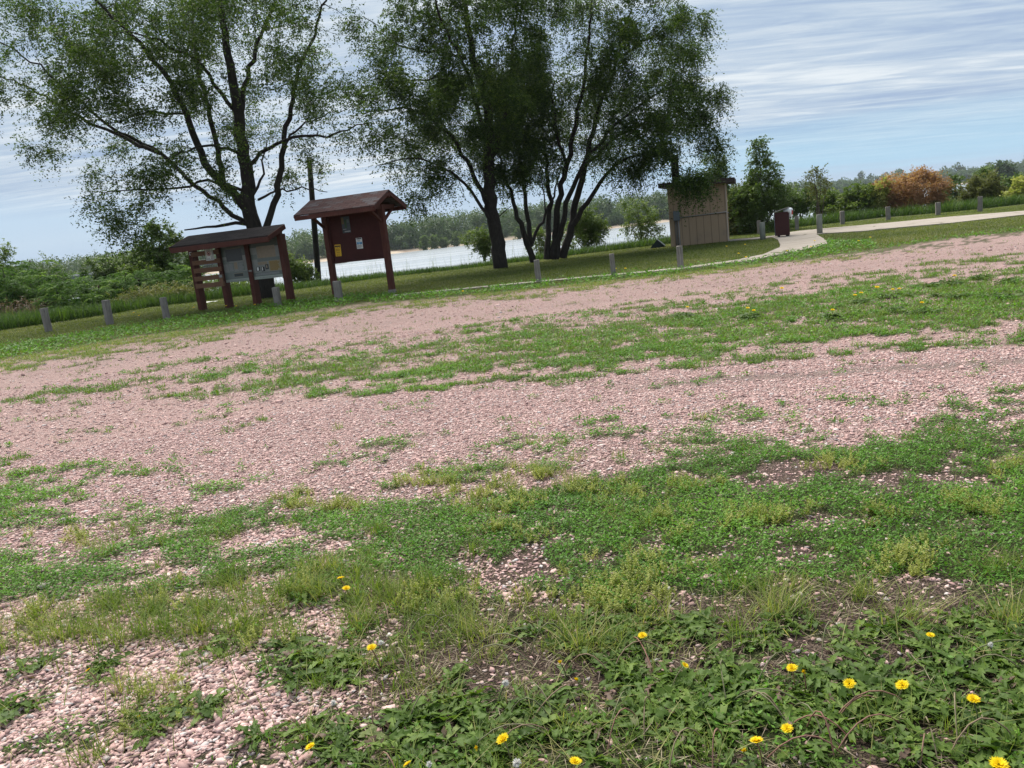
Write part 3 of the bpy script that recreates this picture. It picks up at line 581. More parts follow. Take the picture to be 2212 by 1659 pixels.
M['darkshrub'] = leafmat('dark_shrub_leaves', [(0, (.05, .09, .02)), (.6, (.095, .15, .034)), (1, (.16, .22, .055))], .3)
M['olive'] = leafmat('olive_willow_leaves', [(0, (.07, .085, .022)), (.5, (.13, .14, .042)), (1, (.22, .215, .07))], .35)
M['sumac'] = leafmat('sumac_leaves', [(0, (.030, .075, .010)), (.6, (.075, .155, .022)), (1, (.22, .33, .055))], .45, .6, .12)
M['orange'] = leafmat('orange_dying_leaves', [(0, (.22, .11, .06)), (.45, (.36, .19, .105)), (.8, (.44, .26, .14)), (1, (.42, .33, .10))], .35)
M['brown'] = leafmat('brown_dry_twigs', [(0, (.07, .05, .035)), (.6, (.15, .10, .065)), (1, (.22, .16, .10))], .25)
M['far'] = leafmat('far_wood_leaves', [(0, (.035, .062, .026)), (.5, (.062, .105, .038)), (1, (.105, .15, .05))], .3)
M['grass'] = leafmat('grass_blades', [(0, (.07, .12, .015)), (.4, (.13, .20, .03)), (.7, (.20, .245, .055)), (.9, (.32, .30, .105)), (1, (.42, .36, .18))], .4)
M['cover'] = leafmat('small_weed_leaves', [(0, (.05, .12, .013)), (.5, (.095, .225, .022)), (1, (.18, .34, .04))], .35, .5, .2)
M['lawn'] = leafmat('lawn_blades', [(0, (.07, .095, .02)), (.5, (.125, .155, .034)), (.85, (.185, .195, .06)), (1, (.28, .25, .12))], .4)
M['tall'] = leafmat('tall_bank_grass', [(0, (.030, .062, .016)), (.5, (.06, .11, .025)), (.9, (.11, .165, .04)), (1, (.2, .19, .09))], .4)
M['pepper'] = leafmat('yellow_green_weeds', [(0, (.17, .20, .04)), (.5, (.30, .33, .085)), (.85, (.42, .42, .14)), (1, (.46, .38, .18))], .4)
M['dande'] = leafmat('dandelion_leaves', [(0, (.034, .068, .010)), (.5, (.085, .145, .024)), (.82, (.155, .225, .045)), (.9, (.17, .165, .09)), (1, (.15, .10, .075))], .3, .55, .2)
M['straw'] = leafmat('dry_straw', [(0, (.14, .105, .075)), (.6, (.28, .22, .15)), (1, (.42, .35, .25))], .2)
M['petal'] = leafmat('yellow_petals', [(0, (.74, .52, .004)), (1, (.86, .70, .01))], .3, .6, .2, (1.1, 1.0, .4))
M['fluff'] = leafmat('white_seed_fluff', [(0, (.6, .58, .55)), (1, (.85, .84, .82))], .3, .7, .1, (1, 1, 1)); M['stalk'] = leafmat('dandelion_stalk', [(0, (.10, .14, .05)), (.5, (.22, .20, .12)), (1, (.26, .13, .10))], .2)
def rndvar(n, lo=0., hi=1.): return rng.uniform(lo, hi, n)
# ------------------------------------------------------------------ woody plants
def resample(P, R, step):
    P = np.asarray(P, float); R = np.asarray(R, float); s = np.concatenate([[0], np.cumsum(np.linalg.norm(np.diff(P, axis=0), axis=1))])
    n = max(3, int(s[-1]/step)+1); t = np.linspace(0, s[-1], n)
    # smooth with a Catmull like blend
    Q = np.stack([np.interp(t, s, P[:, k]) for k in range(3)], -1)
    for _ in range(2): Q[1:-1] = .25*Q[:-2]+.5*Q[1:-1]+.25*Q[2:]
    return Q, np.interp(t, s, R)
def grow(name, base, limbs, blobs, natt, nspray, nleaf, ls, mats, label, cat, group=None, droop=.5, spl=.65, step=.3, tw=.022, shell=.5, rr=(0., 1.), clump=.0, sides=8, cpull=.4):
    """limbs: [(pts, radii)], blobs: [(centre, radii, weight)] world; -> thing > trunk, branches, crown"""
    base = np.asarray(base, float); E = empty(name, base, 0, label, cat, group)
    L = [resample(p, r, step) for p, r in limbs]
    if L:
        wob = []
        for p, r in L:
            q = p.copy(); n = len(q)
            if n > 4: q[2:-1] += (rng.normal(size=(n-3, 3))*.12*step)
            wob.append((q, r))
        L = wob; TV, TQ = tubes(L, sides)
    nodes = np.concatenate([p for p, r in L]); nrad = np.concatenate([r for p, r in L]); ntan = np.concatenate([unit(np.gradient(p, axis=0)) for p, r in L])
    w = np.array([b[2]*b[1][0]*b[1][2] for b in blobs]); w = w/w.sum(); bi = rng.choice(len(blobs), natt, p=w)
    C = np.array([b[0] for b in blobs]); RD = np.array([b[1] for b in blobs])
    rad = rng.uniform(0, 1, natt)**(1/3.)*(1-shell)+shell*rng.uniform(.55, 1.05, natt)
    A = C[bi]+unit(randn(natt))*rad[:, None]*RD[bi]
    if clump: # pull the growth together into clumps with gaps between
        k = A[rng.choice(natt, max(6, int(natt*clump)))]; d = ((A[:, None]-k[None])**2).sum(-1).argmin(1); A = A+(k[d]-A)*cpull+randn(natt)*.12
    # grow inner growth first
    dmin = np.array([((nodes-a)**2).sum(1).min() for a in A]); order = np.argsort(dmin)
    cap = len(nodes)+natt*4; NB = np.zeros((cap, 3)); NT = np.zeros((cap, 3)); NR = np.zeros(cap); k = len(nodes); NB[:k] = nodes; NT[:k] = ntan; NR[:k] = nrad
    tws, ends = [], []
    for ai in order:
        a = A[ai]; d2 = ((NB[:k]-a)**2).sum(1)*(1+.5*(NB[:k, 2] > a[2]+.3)); j = int(d2.argmin()); b = NB[j]; dist = math.sqrt(((b-a)**2).sum())
        if dist < .05: ends.append((a, a, a)); continue
        c = b+(NT[j]*.45+np.array([0, 0, .25-.3*(droop > .7)]))*dist*.6*.6
        t = np.linspace(0, 1, 5)[:, None]; q = (1-t)**2*b+2*t*(1-t)*c+t*t*a
        q[1:-1] += rng.normal(size=(3, 3))*dist*.03
        r0 = min(NR[j]*.6, tw*(.35+dist*.4)); r1 = max(.004, r0*.35); rr_ = np.linspace(r0, r1, 5); tws.append((q, rr_))
        ends.append((q[-3], q[-2], q[-1])); tt = unit(np.gradient(q, axis=0)); m_ = 4
        NB[k:k+m_] = q[1:]; NT[k:k+m_] = tt[1:]; NR[k:k+m_] = rr_[1:]; k += m_
    if tws:
        V, Q = tubes(tws, 4); TQ = np.concatenate([TQ, Q+len(TV)]); TV = np.concatenate([TV, V])
    npmesh('trunk', TV-base, TQ, mats[0], E, smooth=True)
    En = np.array(ends); n = len(En)*nspray; e = np.repeat(np.arange(len(En)), nspray)
    u = rng.choice([0, 1, 2], n, p=[.2, .3, .5]); sb = En[e, u]+randn(n)*.04
    outw = unit(unit(En[:, 2]-En[:, 0])[e]*.7+unit(randn(n))*1.0+np.array([0, 0, -.25*droop])); sl_ = spl*rng.uniform(.5, 1.25, n)
    m_ = n*nleaf; si = np.repeat(np.arange(n), nleaf); t = rng.uniform(.08, 1, m_); side = rng.choice([-1., 1.], m_)
    dv = outw[si]*np.ones((m_, 1)); sdv = unit(np.cross(dv, np.array([0, 0, 1.])+randn(m_)*.15))
    Pt = sb[si]+dv*(sl_[si]*t)[:, None]+np.array([0, 0, -1.])*(sl_[si]*t*t*droop*.75)[:, None]+sdv*(side*.01)[:, None]+randn(m_)*.015
    ld = dv*.5+sdv*side[:, None]*.9+randn(m_)*.5+np.array([0, 0, -.15*droop]); nn = np.array([0, 0, 1.])+randn(m_)*.55
    ll = ls*rng.uniform(.65, 1.3, m_); V, Q = leaves(Pt, ld, nn, ll, ll*.6)
    rv = np.clip(np.repeat(rng.uniform(rr[0], rr[1], len(En)), nspray)[si]*.55+rng.uniform(rr[0], rr[1], m_)*.45, 0, 1)
    npmesh('crown', V-base, Q, mats[1], E, rnd=np.repeat(rv, 4)); return E
def limb(pts, Y0, w0, w1, dz=0.0, conv=None, a=0.0, ws=.4):
    """traced limb: pts in the picture, base distance, width in px at both ends, depth gained along it"""
    P = [conv(*p) if conv else p for p in pts]; n = len(P); s = np.concatenate([[0], np.cumsum([math.hypot(P[i+1][0]-P[i][0], P[i+1][1]-P[i][1]) for i in range(n-1)])]); s /= s[-1]
    Y = [Y0+a+(dz-a)*(t**1.2) for t in s]; W = np.array([P[i] for i in range(n)])
    Q = np.array([rp(P[i][0], P[i][1], Y[i]) for i in range(n)]); r = np.array([(w0+(w1-w0)*t)*.5*ws*Y0/F for t in s]); return Q, r
def blb(x, y, rx, ry, Y0, dy, ryd, wt=1.0):
    c = rp(x, y, Y0+dy); k = (Y0+dy)/F; return (c, (rx*k, ryd, ry*k), wt)
# ---- left elm
T1 = gp(580, 644); Y0 = T1[1]; cv = lambda x, y: (x*.372, y*.372)
lm = [([(1555, 1735), (1535, 1600), (1490, 1400), (1462, 1250), (1440, 1080), (1415, 900), (1388, 700), (1358, 500), (1310, 250), (1270, 0), (1235, -250), (1220, -420)], 98, 10, 0),
      ([(1400, 660), (1440, 420), (1510, 200), (1590, 30), (1640, -200)], 30, 8, 2.5),
      ([(1470, 1260), (1400, 1180), (1300, 1080), (1190, 960), (1130, 800), (1060, 600), (960, 430), (860, 300), (740, 180), (600, 60), (500, -60)], 48, 8, -2.5),
      ([(1490, 1340), (1340, 1230), (1200, 1130), (1020, 980), (930, 890), (820, 820), (600, 720), (450, 560), (280, 420), (100, 300), (-60, 220)], 27, 6, 1.5),
      ([(930, 890), (820, 850), (700, 790), (520, 715), (420, 655), (250, 550), (100, 480), (-80, 420)], 22, 6, 3.0),
      ([(1300, 1080), (1262, 870), (1205, 620), (1150, 400), (1125, 150), (1100, -150)], 32, 8, 3.5),
      ([(1360, 640), (1285, 560), (1220, 420), (1130, 330), (1010, 275), (850, 200), (700, 190)], 22, 5, -3.5),
      ([(1480, 1310), (1385, 1285), (1250, 1312), (1070, 1336)], 24, 7, -1.0),
      ([(1520, 1400), (1550, 1300), (1595, 1200), (1625, 1050), (1650, 850), (1690, 600), (1740, 400), (1800, 250), (1870, 80), (1930, -120)], 40, 8, 1.5),
      ([(1450, 960), (1500, 910), (1560, 860), (1640, 820), (1750, 800), (1860, 800), (1980, 760), (2120, 720)], 22, 5, -2.5),
      ([(1470, 1130), (1545, 1010), (1510, 930), (1550, 820)], 16, 6, 2.0),
      ([(1500, 1160), (1620, 1100), (1750, 1090), (1900, 1115)], 14, 4, 3.0),
      ([(1440, 1120), (1250, 1040), (1100, 1080), (900, 1110), (700, 1090), (600, 1120)], 18, 4, -3.0),
      ([(1080, 660), (980, 655), (880, 662), (700, 690), (560, 740)], 14, 4, -3.5),
      ([(1650, 850), (1720, 740), (1830, 690), (2000, 640)], 14, 4, 3.5),
      ([(1420, 900), (1290, 850), (1180, 830), (1060, 890), (950, 920)], 18, 5, -4.0)]
limbs = [limb(p, Y0, a, b, dz, cv) for p, a, b, dz in lm]
E = lambda x, y, rx, ry, dy, rd, w=1.: blb(x, y, rx, ry, Y0, dy, rd, w)
bl = [E(90, 140, 150, 120, 0, 2.5, 1.2), E(60, 245, 110, 60, .5, 2, .9), E(280, 130, 170, 130, -2, 2.5, 1.4), E(330, 60, 200, 100, 2.5, 2.5, 1.2), E(520, 110, 190, 140, -2.5, 2.5, .85), E(520, 150, 170, 170, 3, 2.2, .7), E(700, 120, 130, 150, 1.5, 2.5, .95), E(760, 260, 110, 90, -1.5, 2, .9),
      E(210, 210, 120, 70, -2.5, 2, 1.1), E(150, 310, 110, 45, 1.5, 1.8, .8), E(300, 345, 130, 60, 1.5, 2, .7), E(300, 415, 120, 55, -2.5, 1.8, 1.3), E(285, 480, 60, 38, -3, 1.2, 1.5), E(400, 300, 120, 100, -3, 2, .7), E(660, 380, 85, 45, 2.5, 1.5, .7), E(830, 200, 60, 90, 0, 1.8, .9), E(480, 420, 80, 50, -2, 1.6, .5), E(620, 300, 80, 70, 0, 2, .5),
      E(420, -120, 380, 130, 0, 5, .9), E(450, -270, 250, 90, 0, 4, .8), E(20, 60, 90, 120, 2, 2, .9)]
grow('elm_tree', T1, limbs, bl, 2800, 6, 14, .080, (M['bark'], M['elm']), 'large spreading open crowned elm rising behind the low information kiosk', 'tree', None, .45, .75, .35, .03, .45, clump=.10, cpull=.55)
# ---- right elms
cv = lambda x, y: (768+x*.3968, y*.3968)
T2 = gp(1081, 580); Y0 = T2[1]
lm = [([(792, 1465), (775, 1350), (757, 1250), (735, 1120), (722, 980), (718, 860), (735, 700), (702, 500), (645, 350), (605, 100), (590, -200), (600, -380)], 84, 8, 0),
      ([(765, 1290), (700, 1130), (640, 1045), (520, 940), (420, 880), (270, 858), (120, 900)], 22, 4, -2.0),
      ([(725, 1130), (640, 950), (560, 800), (500, 720), (420, 650), (300, 590), (150, 585), (40, 620)], 30, 5, 1.0),
      ([(730, 960), (770, 800), (800, 700), (830, 600), (850, 400), (870, 100), (900, -150)], 30, 7, 2.0),
      ([(720, 800), (675, 640), (622, 450), (560, 280), (480, 150), (420, -30), (400, -200)], 24, 6, -2.5),
      ([(630, 470), (500, 430), (350, 425), (200, 460)], 16, 4, -1.5), ([(600, 320), (450, 280), (300, 270), (150, 200), (40, 90)], 16, 4, 2.5),
      ([(780, 1180), (820, 1140), (850, 1120)], 7, 3, -1)]
E = lambda x, y, rx, ry, dy, rd, w=1.: blb(x, y, rx, ry, Y0, dy, rd, w)
bl = [E(870, 330, 70, 70, -1, 1.6, .7), E(900, 130, 110, 120, 0, 2.2, 1.1), E(1060, 90, 140, 130, -1.5, 2.5, 1.4), E(1010, 230, 140, 90, -2.2, 2, 1.5), E(1010, 240, 150, 90, 2.5, 2, 1.2), E(960, 385, 85, 45, -1.5, 1.5, 1.0), E(930, 420, 60, 45, -1.5, 1.2, .9), E(900, 310, 70, 60, 1.5, 1.5, .8), E(1080, 320, 90, 60, 1, 1.6, 1.0), E(1120, 200, 90, 110, 1, 2, 1.2), E(840, 150, 50, 90, 1, 1.5, .7), E(1010, -70, 200, 100, 0, 3.5, .9), E(1000, -190, 150, 70, 0, 3, .8)]
grow('elm_tree', T2, [limb(p, Y0, a, b, dz, cv) for p, a, b, dz in lm], bl, 2100, 6, 17, .080, (M['bark'], M['elm']), 'tall dense elm with one thick straight trunk right of the gabled notice board', 'tree', None, .7, .75, .35, .028, .4, clump=.08, cpull=.5)
T3 = gp(1151, 568); Y0 = T3[1]
lm = [([(968, 1435), (952, 1340), (900, 1240), (872, 1130), (830, 1010), (800, 900), (775, 760)], 38, 5, -1.2), ([(955, 1340), (935, 1150), (910, 1000), (890, 850), (900, 700), (925, 500), (930, 350)], 28, 5, .8), ([(955, 1340), (1010, 1200), (1070, 1090), (1105, 990), (1120, 850)], 20, 4, 1.5), ([(1035, 1165), (1025, 1060), (1000, 950)], 9, 4, -1)]
E = lambda x, y, rx, ry, dy, rd, w=1.: blb(x, y, rx, ry, Y0, dy, rd, w)
bl = [E(1100, 330, 70, 60, -1.5, 1.2, 1.1), E(1140, 260, 70, 80, .5, 1.5, 1.3), E(1170, 340, 60, 60, .5, 1.2, .8), E(1100, 395, 50, 30, -1, 1, .6), E(1120, 190, 60, 60, 0, 1.2, 1.1)]
grow('elm_tree', T3, [limb(p, Y0, a, b, dz, cv) for p, a, b, dz in lm], bl, 600, 7, 16, .08, (M['bark'], M['elm']), 'slim forked young elm between the thick trunk and the clump of leaning stems', 'tree', None, .6, .55, .3, .02, .4, clump=.2)
T4 = gp(1205, 561); Y0 = T4[1]
lm = [([(1040, 1412), (1048, 1260), (1060, 1100), (1050, 950), (1030, 800), (1000, 600), (990, 450)], 34, 6, 1.2), ([(1068, 1412), (1085, 1250), (1110, 1080), (1150, 900), (1190, 700), (1240, 500), (1262, 300), (1282, 80), (1290, -120)], 38, 6, 0), ([(1092, 1412), (1120, 1240), (1150, 1100), (1200, 980), (1262, 860), (1340, 770), (1430, 660), (1560, 560), (1680, 500)], 34, 5, -2.0),
      ([(1128, 1405), (1150, 1300), (1180, 1215), (1203, 1080), (1250, 900), (1290, 700), (1380, 450), (1450, 250), (1500, 60)], 44, 6, 1.6), ([(1185, 1225), (1250, 1130), (1312, 1015), (1345, 970), (1430, 890), (1550, 820), (1660, 850)], 30, 5, -1.0), ([(1150, 900), (1100, 750), (1080, 600), (1060, 400)], 20, 5, -2.5), ([(1250, 900), (1400, 760), (1600, 640), (1800, 620), (1930, 700)], 20, 4, 2.5), ([(1240, 500), (1400, 330), (1600, 200), (1800, 120)], 18, 4, 2.0), ([(1430, 660), (1560, 760), (1680, 860), (1800, 930)], 14, 4, -3.0)]
E = lambda x, y, rx, ry, dy, rd, w=1.: blb(x, y, rx, ry, Y0, dy, rd, w)
bl = [E(1250, 110, 130, 120, 0, 2.4, 1.2), E(1390, 170, 130, 120, -1.5, 2.2, 1.3), E(1460, 120, 80, 90, 1.5, 1.8, 1.2), E(1480, 250, 75, 90, .5, 1.8, 1.3), E(1390, 310, 110, 70, -2, 1.8, 1.3), E(1290, 270, 110, 90, 2, 2, 1.1), E(1535, 235, 42, 60, 1, 1.2, 1.0), E(1390, 345, 52, 34, -2, 1.3, 1.3), E(1340, 375, 60, 30, -1, 1.2, .9), E(1490, 40, 45, 28, 1, 1, 1.0), E(1270, -40, 140, 70, 0, 2.5, .9), E(1400, 50, 90, 60, 0, 2, .9), E(1545, 310, 28, 45, 0, .8, .9), E(1495, 392, 40, 13, -3.6, .6, 9.0), E(1220, 330, 60, 50, 0, 1.5, .8)]
grow('elm_tree', T4, [limb(p, Y0, a, b, dz, cv) for p, a, b, dz in lm], bl, 2100, 6, 17, .080, (M['bark'], M['elm']), 'multi stemmed drooping elm clump whose foliage hangs over the tan shed roof', 'tree', None, .85, .75, .35, .026, .4, clump=.08, cpull=.5)
# ------------------------------------------------------------------ shrubs and small trees
def shrub(name, x, y, Y, blobs, n, ns, nl, ls, mat, label, cat, bark='bark_lite', stems=5, droop=.4, spl=.4, rd=None, w=.03, rr=(0, 1), group=None, zb=None, clump=.2):
    """blobs in px: (x, y, rx, ry[, dy])"""
    b = rp(x, y, Y)
    if zb is not None: b = np.array([b[0], b[1], zb])
    bb = []
    for q in blobs:
        dy = q[4] if len(q) > 4 else 0; k = (Y+dy)/F; bb.append((rp(q[0], q[1], Y+dy), (q[2]*k, (rd or q[2]*k*.9), q[3]*k), 1.0))
    lim = []
    for i in range(stems):
        q = bb[i % len(bb)]; t = q[0]+rng.uniform(-.45, .45, 3)*np.array(q[1]); c = b*.5+t*.5+rng.normal(size=3)*.06; c[0] = b[0]*.6+t[0]*.4; b2 = b+np.array([*(rng.normal(size=2)*.05*(stems > 1)), -.1])
        lim.append((np.array([b2, c, t]), np.array([w, w*.7, w*.3])))
    return grow(name, b, lim, bb, n, ns, nl, ls, (M[bark], M[mat]), label, cat, group, droop, spl, .2, .012, .4, rr, clump, 6)
G = lambda x: float(terrain(np.array([x[0]]), np.array([x[1]]))[0])
shrub('young_tree', 10, 690, 44, [(5, 555, 38, 45), (-20, 590, 55, 50), (30, 610, 35, 35)], 130, 6, 12, .10, 'shrub', 'airy light green young tree at the left edge of the photo', 'tree', stems=4)
shrub('sapling', 105, 660, 43, [(105, 575, 22, 22), (125, 590, 22, 16), (95, 600, 30, 16)], 50, 5, 10, .09, 'darkshrub', 'thin see through sapling poking above the sumac thicket', 'sapling', stems=3)
def sumac(x, y, Y, w, h, lab, n=150):
    """a thicket plant: stems with long compound fronds"""
    b = rp(x, y, Y); k = Y/F; E_ = empty('sumac_shrub', b, 0, lab, 'shrub', 'sumac shrubs of the left thicket')
    hu = rng.uniform(.0, 1, n); tips = b+np.stack([rng.uniform(-1, 1, n)*w*k, rng.uniform(-1.2, 1.2, n)-.9*(1-hu), (.25+hu*(h*k-.45))*rng.choice(np.linspace(.5, 1.08, 9), n)], -1)
    st = [(np.array([b+(t-b)*[.5, .5, 0]-[0, 0, .1], b+(t-b)*[.75, .75, .5], t]), np.array([.03, .025, .012])) for t in tips[:34]]
    V, Q = tubes(st, 5); npmesh('stems', V-b, Q, M['bark_lite'], E_)
    nf, nl = 8, 18; T = np.repeat(tips, nf, 0); az = rng.uniform(0, 2*np.pi, len(T)); fd = np.stack([np.cos(az), np.sin(az), rng.uniform(-.1, .75, len(T))], -1); FL = rng.uniform(.35, .6, len(T))
    si = np.repeat(np.arange(len(T)), nl); t = np.tile(np.linspace(.15, 1, nl//2).repeat(2), len(T)); side = np.tile([-1., 1.], len(T)*nl//2)
    fdn = unit(fd)[si]; P_ = T[si]+fdn*(FL[si]*t)[:, None]+np.array([0, 0, -1.])*(FL[si]*t*t*.55)[:, None]; sd = unit(np.cross(fdn, [0, 0, 1.]))
    ld = sd*side[:, None]*.8+fdn*.45+np.array([0, 0, -.65])+randn(len(si))*.15; ll = .15*(1-.5*t)*rng.uniform(.8, 1.2, len(si))
    V, Q = leaves(P_, ld, np.array([0, -.6, .7])+randn(len(si))*.35, ll, ll*.38)
    rv = np.clip(np.repeat(rng.uniform(0, 1, n), nf)[si]*.5+rng.uniform(0, .5, len(T))[si], 0, 1); npmesh('fronds', V-b, Q, M['sumac'], E_, rnd=np.repeat(rv, 4))
    for t in tips[:7]:
        if t[2]-b[2] > .55*h*k: cylo('seed_cone', [t-b, t-b+[.01, 0, .10], t-b+[.02, 0, .2]], np.array([.03, .035, .01]), M['bin'], E_, 6)
for x, y, Y, w, h, lab in [(25, 690, 38, 60, 132, 'broad sumac shrub at the left edge below the airy young tree'), (105, 684, 38, 60, 118, 'bright topped sumac shrub behind the leftmost grey post'), (190, 672, 37, 62, 78, 'sumac shrub with dark red cones behind the second grey post'), (265, 662, 38, 55, 72, 'sumac shrub below the far bridge, left of the third grey post'), (338, 652, 39, 55, 80, 'low sumac shrub left of the slatted kiosk bay'), (392, 642, 40, 40, 70, 'dark low sumac shrub seen just left of the kiosk leg'), (120, 640, 44, 60, 50, 'distant dusky sumac shrub in the back of the thicket'), (0, 655, 43, 70, 95, 'deep green sumac shrub behind the one at the left edge')]: sumac(x, y, Y, w, h, lab)
shrub('dark_shrub', 222, 640, 45, [(215, 580, 26, 26), (238, 568, 18, 20), (255, 600, 26, 22)], 80, 6, 12, .11, 'darkshrub', 'dark bushy shrub with bare brown twigs right of the far bridge', 'shrub')
shrub('brown_shrub', 268, 650, 46, [(265, 600, 22, 30), (250, 575, 12, 20)], 50, 5, 9, .10, 'olive', 'thin brownish shrub beside the dark bushy shrub', 'shrub')
shrub('leafy_tree', 345, 640, 42, [(345, 515, 42, 40), (310, 560, 55, 35), (375, 560, 60, 40), (340, 600, 80, 35), (400, 600, 50, 40)], 330, 7, 13, .12, 'darkshrub', 'full leafy green tree behind the slatted left bay of the kiosk', 'tree', stems=8, w=.06)
shrub('yellow_green_shrub', 300, 640, 40.5, [(300, 585, 40, 22), (330, 600, 30, 22)], 90, 6, 12, .12, 'shrub', 'yellow green shrub in front of the full leafy tree', 'shrub')
shrub('pale_tree', 268, 640, 95, [(268, 573, 36, 20), (290, 570, 30, 22), (245, 590, 30, 18)], 150, 6, 12, .28, 'shrub', 'pale green rounded tree far behind the dark bushy shrub', 'tree', spl=.8)
shrub('shrub', 640, 615, 39, [(645, 585, 28, 22), (625, 570, 20, 22), (660, 600, 22, 16)], 120, 6, 12, .10, 'shrub', 'light green shrub between the two kiosks at the water edge', 'shrub')
shrub('shrub', 480, 640, 40, [(480, 618, 60, 22), (530, 620, 50, 18)], 110, 6, 11, .10, 'shrub', 'low yellow green shrub seen under the left kiosk panel', 'shrub')
shrub('sapling', 1046, 560, 41, [(1040, 515, 30, 16), (1055, 535, 32, 18), (1025, 500, 14, 10)], 85, 6, 11, .10, 'shrub', 'low yellow green sapling peeping from behind the thick elm trunk', 'sapling')
shrub('shrub', 1168, 555, 42, [(1165, 520, 24, 26), (1180, 540, 20, 18)], 75, 6, 11, .09, 'shrub', 'light shrub behind the fork between slim elm and leaning stems', 'shrub')
shrub('shrub', 1265, 540, 42, [(1265, 480, 38, 32), (1255, 515, 46, 26), (1290, 505, 24, 26)], 190, 6, 12, .10, 'shrub', 'tall yellow green shrub right of the leaning elm stems', 'shrub', stems=6)
shrub('sapling', 1383, 520, 43, [(1385, 470, 34, 34), (1370, 440, 26, 18), (1400, 495, 36, 20), (1365, 495, 24, 20)], 115, 5, 10, .10, 'shrub', 'willow sapling with a visible stem left of the tan shed', 'sapling', stems=4, rr=(.2, 1))
shrub('willow', 1552, 500, 43, [(1548, 370, 22, 55), (1535, 400, 24, 50), (1565, 440, 30, 45)], 190, 7, 13, .10, 'darkshrub', 'upright green willow rising behind the tan shed roof', 'tree', stems=6, w=.04)
shrub('bushy_tree', 1645, 500, 41, [(1642, 325, 22, 28), (1650, 372, 42, 36), (1640, 420, 62, 40), (1615, 450, 40, 40), (1680, 430, 46, 34), (1660, 470, 60, 26)], 300, 7, 12, .11, 'darkshrub', 'tall bushy green tree behind the maroon trash bin', 'tree', stems=9, w=.05, rr=(.1, 1))
shrub('shrub', 1600, 500, 42, [(1600, 440, 28, 40), (1590, 480, 30, 20)], 120, 6, 12, .10, 'olive', 'olive shrub filling the gap right of the tan shed', 'shrub')
p = gp(1768, 498)
shrub('sapling', 1769, 494, p[1], [(1757, 368, 12, 18), (1774, 385, 14, 24), (1752, 398, 16, 18), (1785, 390, 8, 20), (1766, 418, 14, 18)], 60, 4, 7, .085, 'olive', 'thin young sapling with a slender stem behind the greenish round post', 'sapling', stems=5, rr=(0, .6), w=.028, spl=.3)
RB = [('shrub', 1730, 470, 46, [(1725, 430, 40, 24), (1710, 445, 30, 20)], 110, 'darkshrub', 'green shrub behind the post right of the trash bin', .12),
 ('shrub', 1790, 468, 48, [(1788, 430, 32, 18), (1770, 445, 26, 16)], 110, 'shrub', 'light green shrub right of the thin young sapling', .12),
 ('shrub', 1845, 468, 47, [(1840, 445, 44, 20), (1860, 420, 34, 20), (1815, 455, 30, 14)], 190, 'shrub', 'yellow green shrub left of the orange bush', .12),
 ('dark_shrub', 2056, 455, 52, [(2055, 398, 16, 16), (2045, 425, 30, 20), (2070, 430, 30, 18)], 110, 'darkshrub', 'dark green shrub just right of the orange bush', .13),
 ('dark_shrub', 2190, 440, 50, [(2190, 396, 40, 14), (2175, 415, 40, 14), (2210, 420, 30, 16)], 150, 'darkshrub', 'dark spreading shrub near the right edge behind the olive bush', .13),
 ('shrub', 1995, 470, 47, [(1990, 455, 90, 10), (2070, 452, 50, 12)], 140, 'darkshrub', 'low green undergrowth strip at the foot of the orange bush', .10)]
for nm, x, y, Y, bb, n, mt_, lab, ls in RB: shrub(nm, x, y, Y, bb, n, 6, 12, ls, mt_, lab, 'shrub')
shrub('orange_bush', 1957, 466, 47, [(1948, 412, 66, 36), (1990, 405, 52, 36), (1912, 424, 38, 32), (1960, 444, 72, 20), (2022, 422, 24, 34), (1968, 382, 16, 12), (2000, 380, 12, 12)], 620, 7, 12, .09, 'orange', 'large rust orange bush with dying leaves beside the path', 'bush', 'brown' if False else 'bark_lite', 12, .2, .45, clump=.1)
shrub('yellow_bush', 1898, 462, 46.5, [(1895, 428, 22, 26), (1910, 410, 16, 18)], 110, 6, 12, .09, 'pepper', 'golden yellow bush merging into the left side of the orange bush', 'bush')
shrub('olive_bush', 2122, 452, 46, [(2118, 415, 44, 32), (2130, 395, 30, 22), (2100, 435, 40, 18), (2150, 430, 30, 22)], 330, 7, 13, .09, 'olive', 'rounded olive green willow bush behind the rightmost post', 'bush', stems=10, rr=(0, .85))
shrub('bare_topped_tree', 2128, 430, 56, [(2126, 370, 10, 14), (2120, 385, 12, 14), (2140, 372, 6, 10)], 40, 5, 9, .12, 'darkshrub', 'thin dark tree top sticking out above the olive bush', 'tree', 'bark')
shrub('frond_plant', 2212, 445, 44, [(2212, 412, 24, 26), (2200, 425, 20, 18)], 90, 6, 11, .13, 'pepper', 'yellow and rust fronded bush cut by the right edge', 'bush', rr=(.3, 1))
shrub('round_tree', 2163, 395, 330, [(2163, 372, 24, 18), (2150, 380, 18, 12), (2180, 380, 16, 12)], 160, 6, 12, .9, 'far', 'rounded dark tree on the far shore near the right edge', 'tree', 'bark', spl=2.5, w=.3, rr=(0, .5))
shrub('grey_bush', 726, 565, 250, [(726, 556, 15, 9), (735, 560, 12, 6)], 70, 6, 10, .55, 'olive', 'grey green bush on the sandbar seen beside the utility pole', 'bush', spl=1.2, rr=(.3, 1))
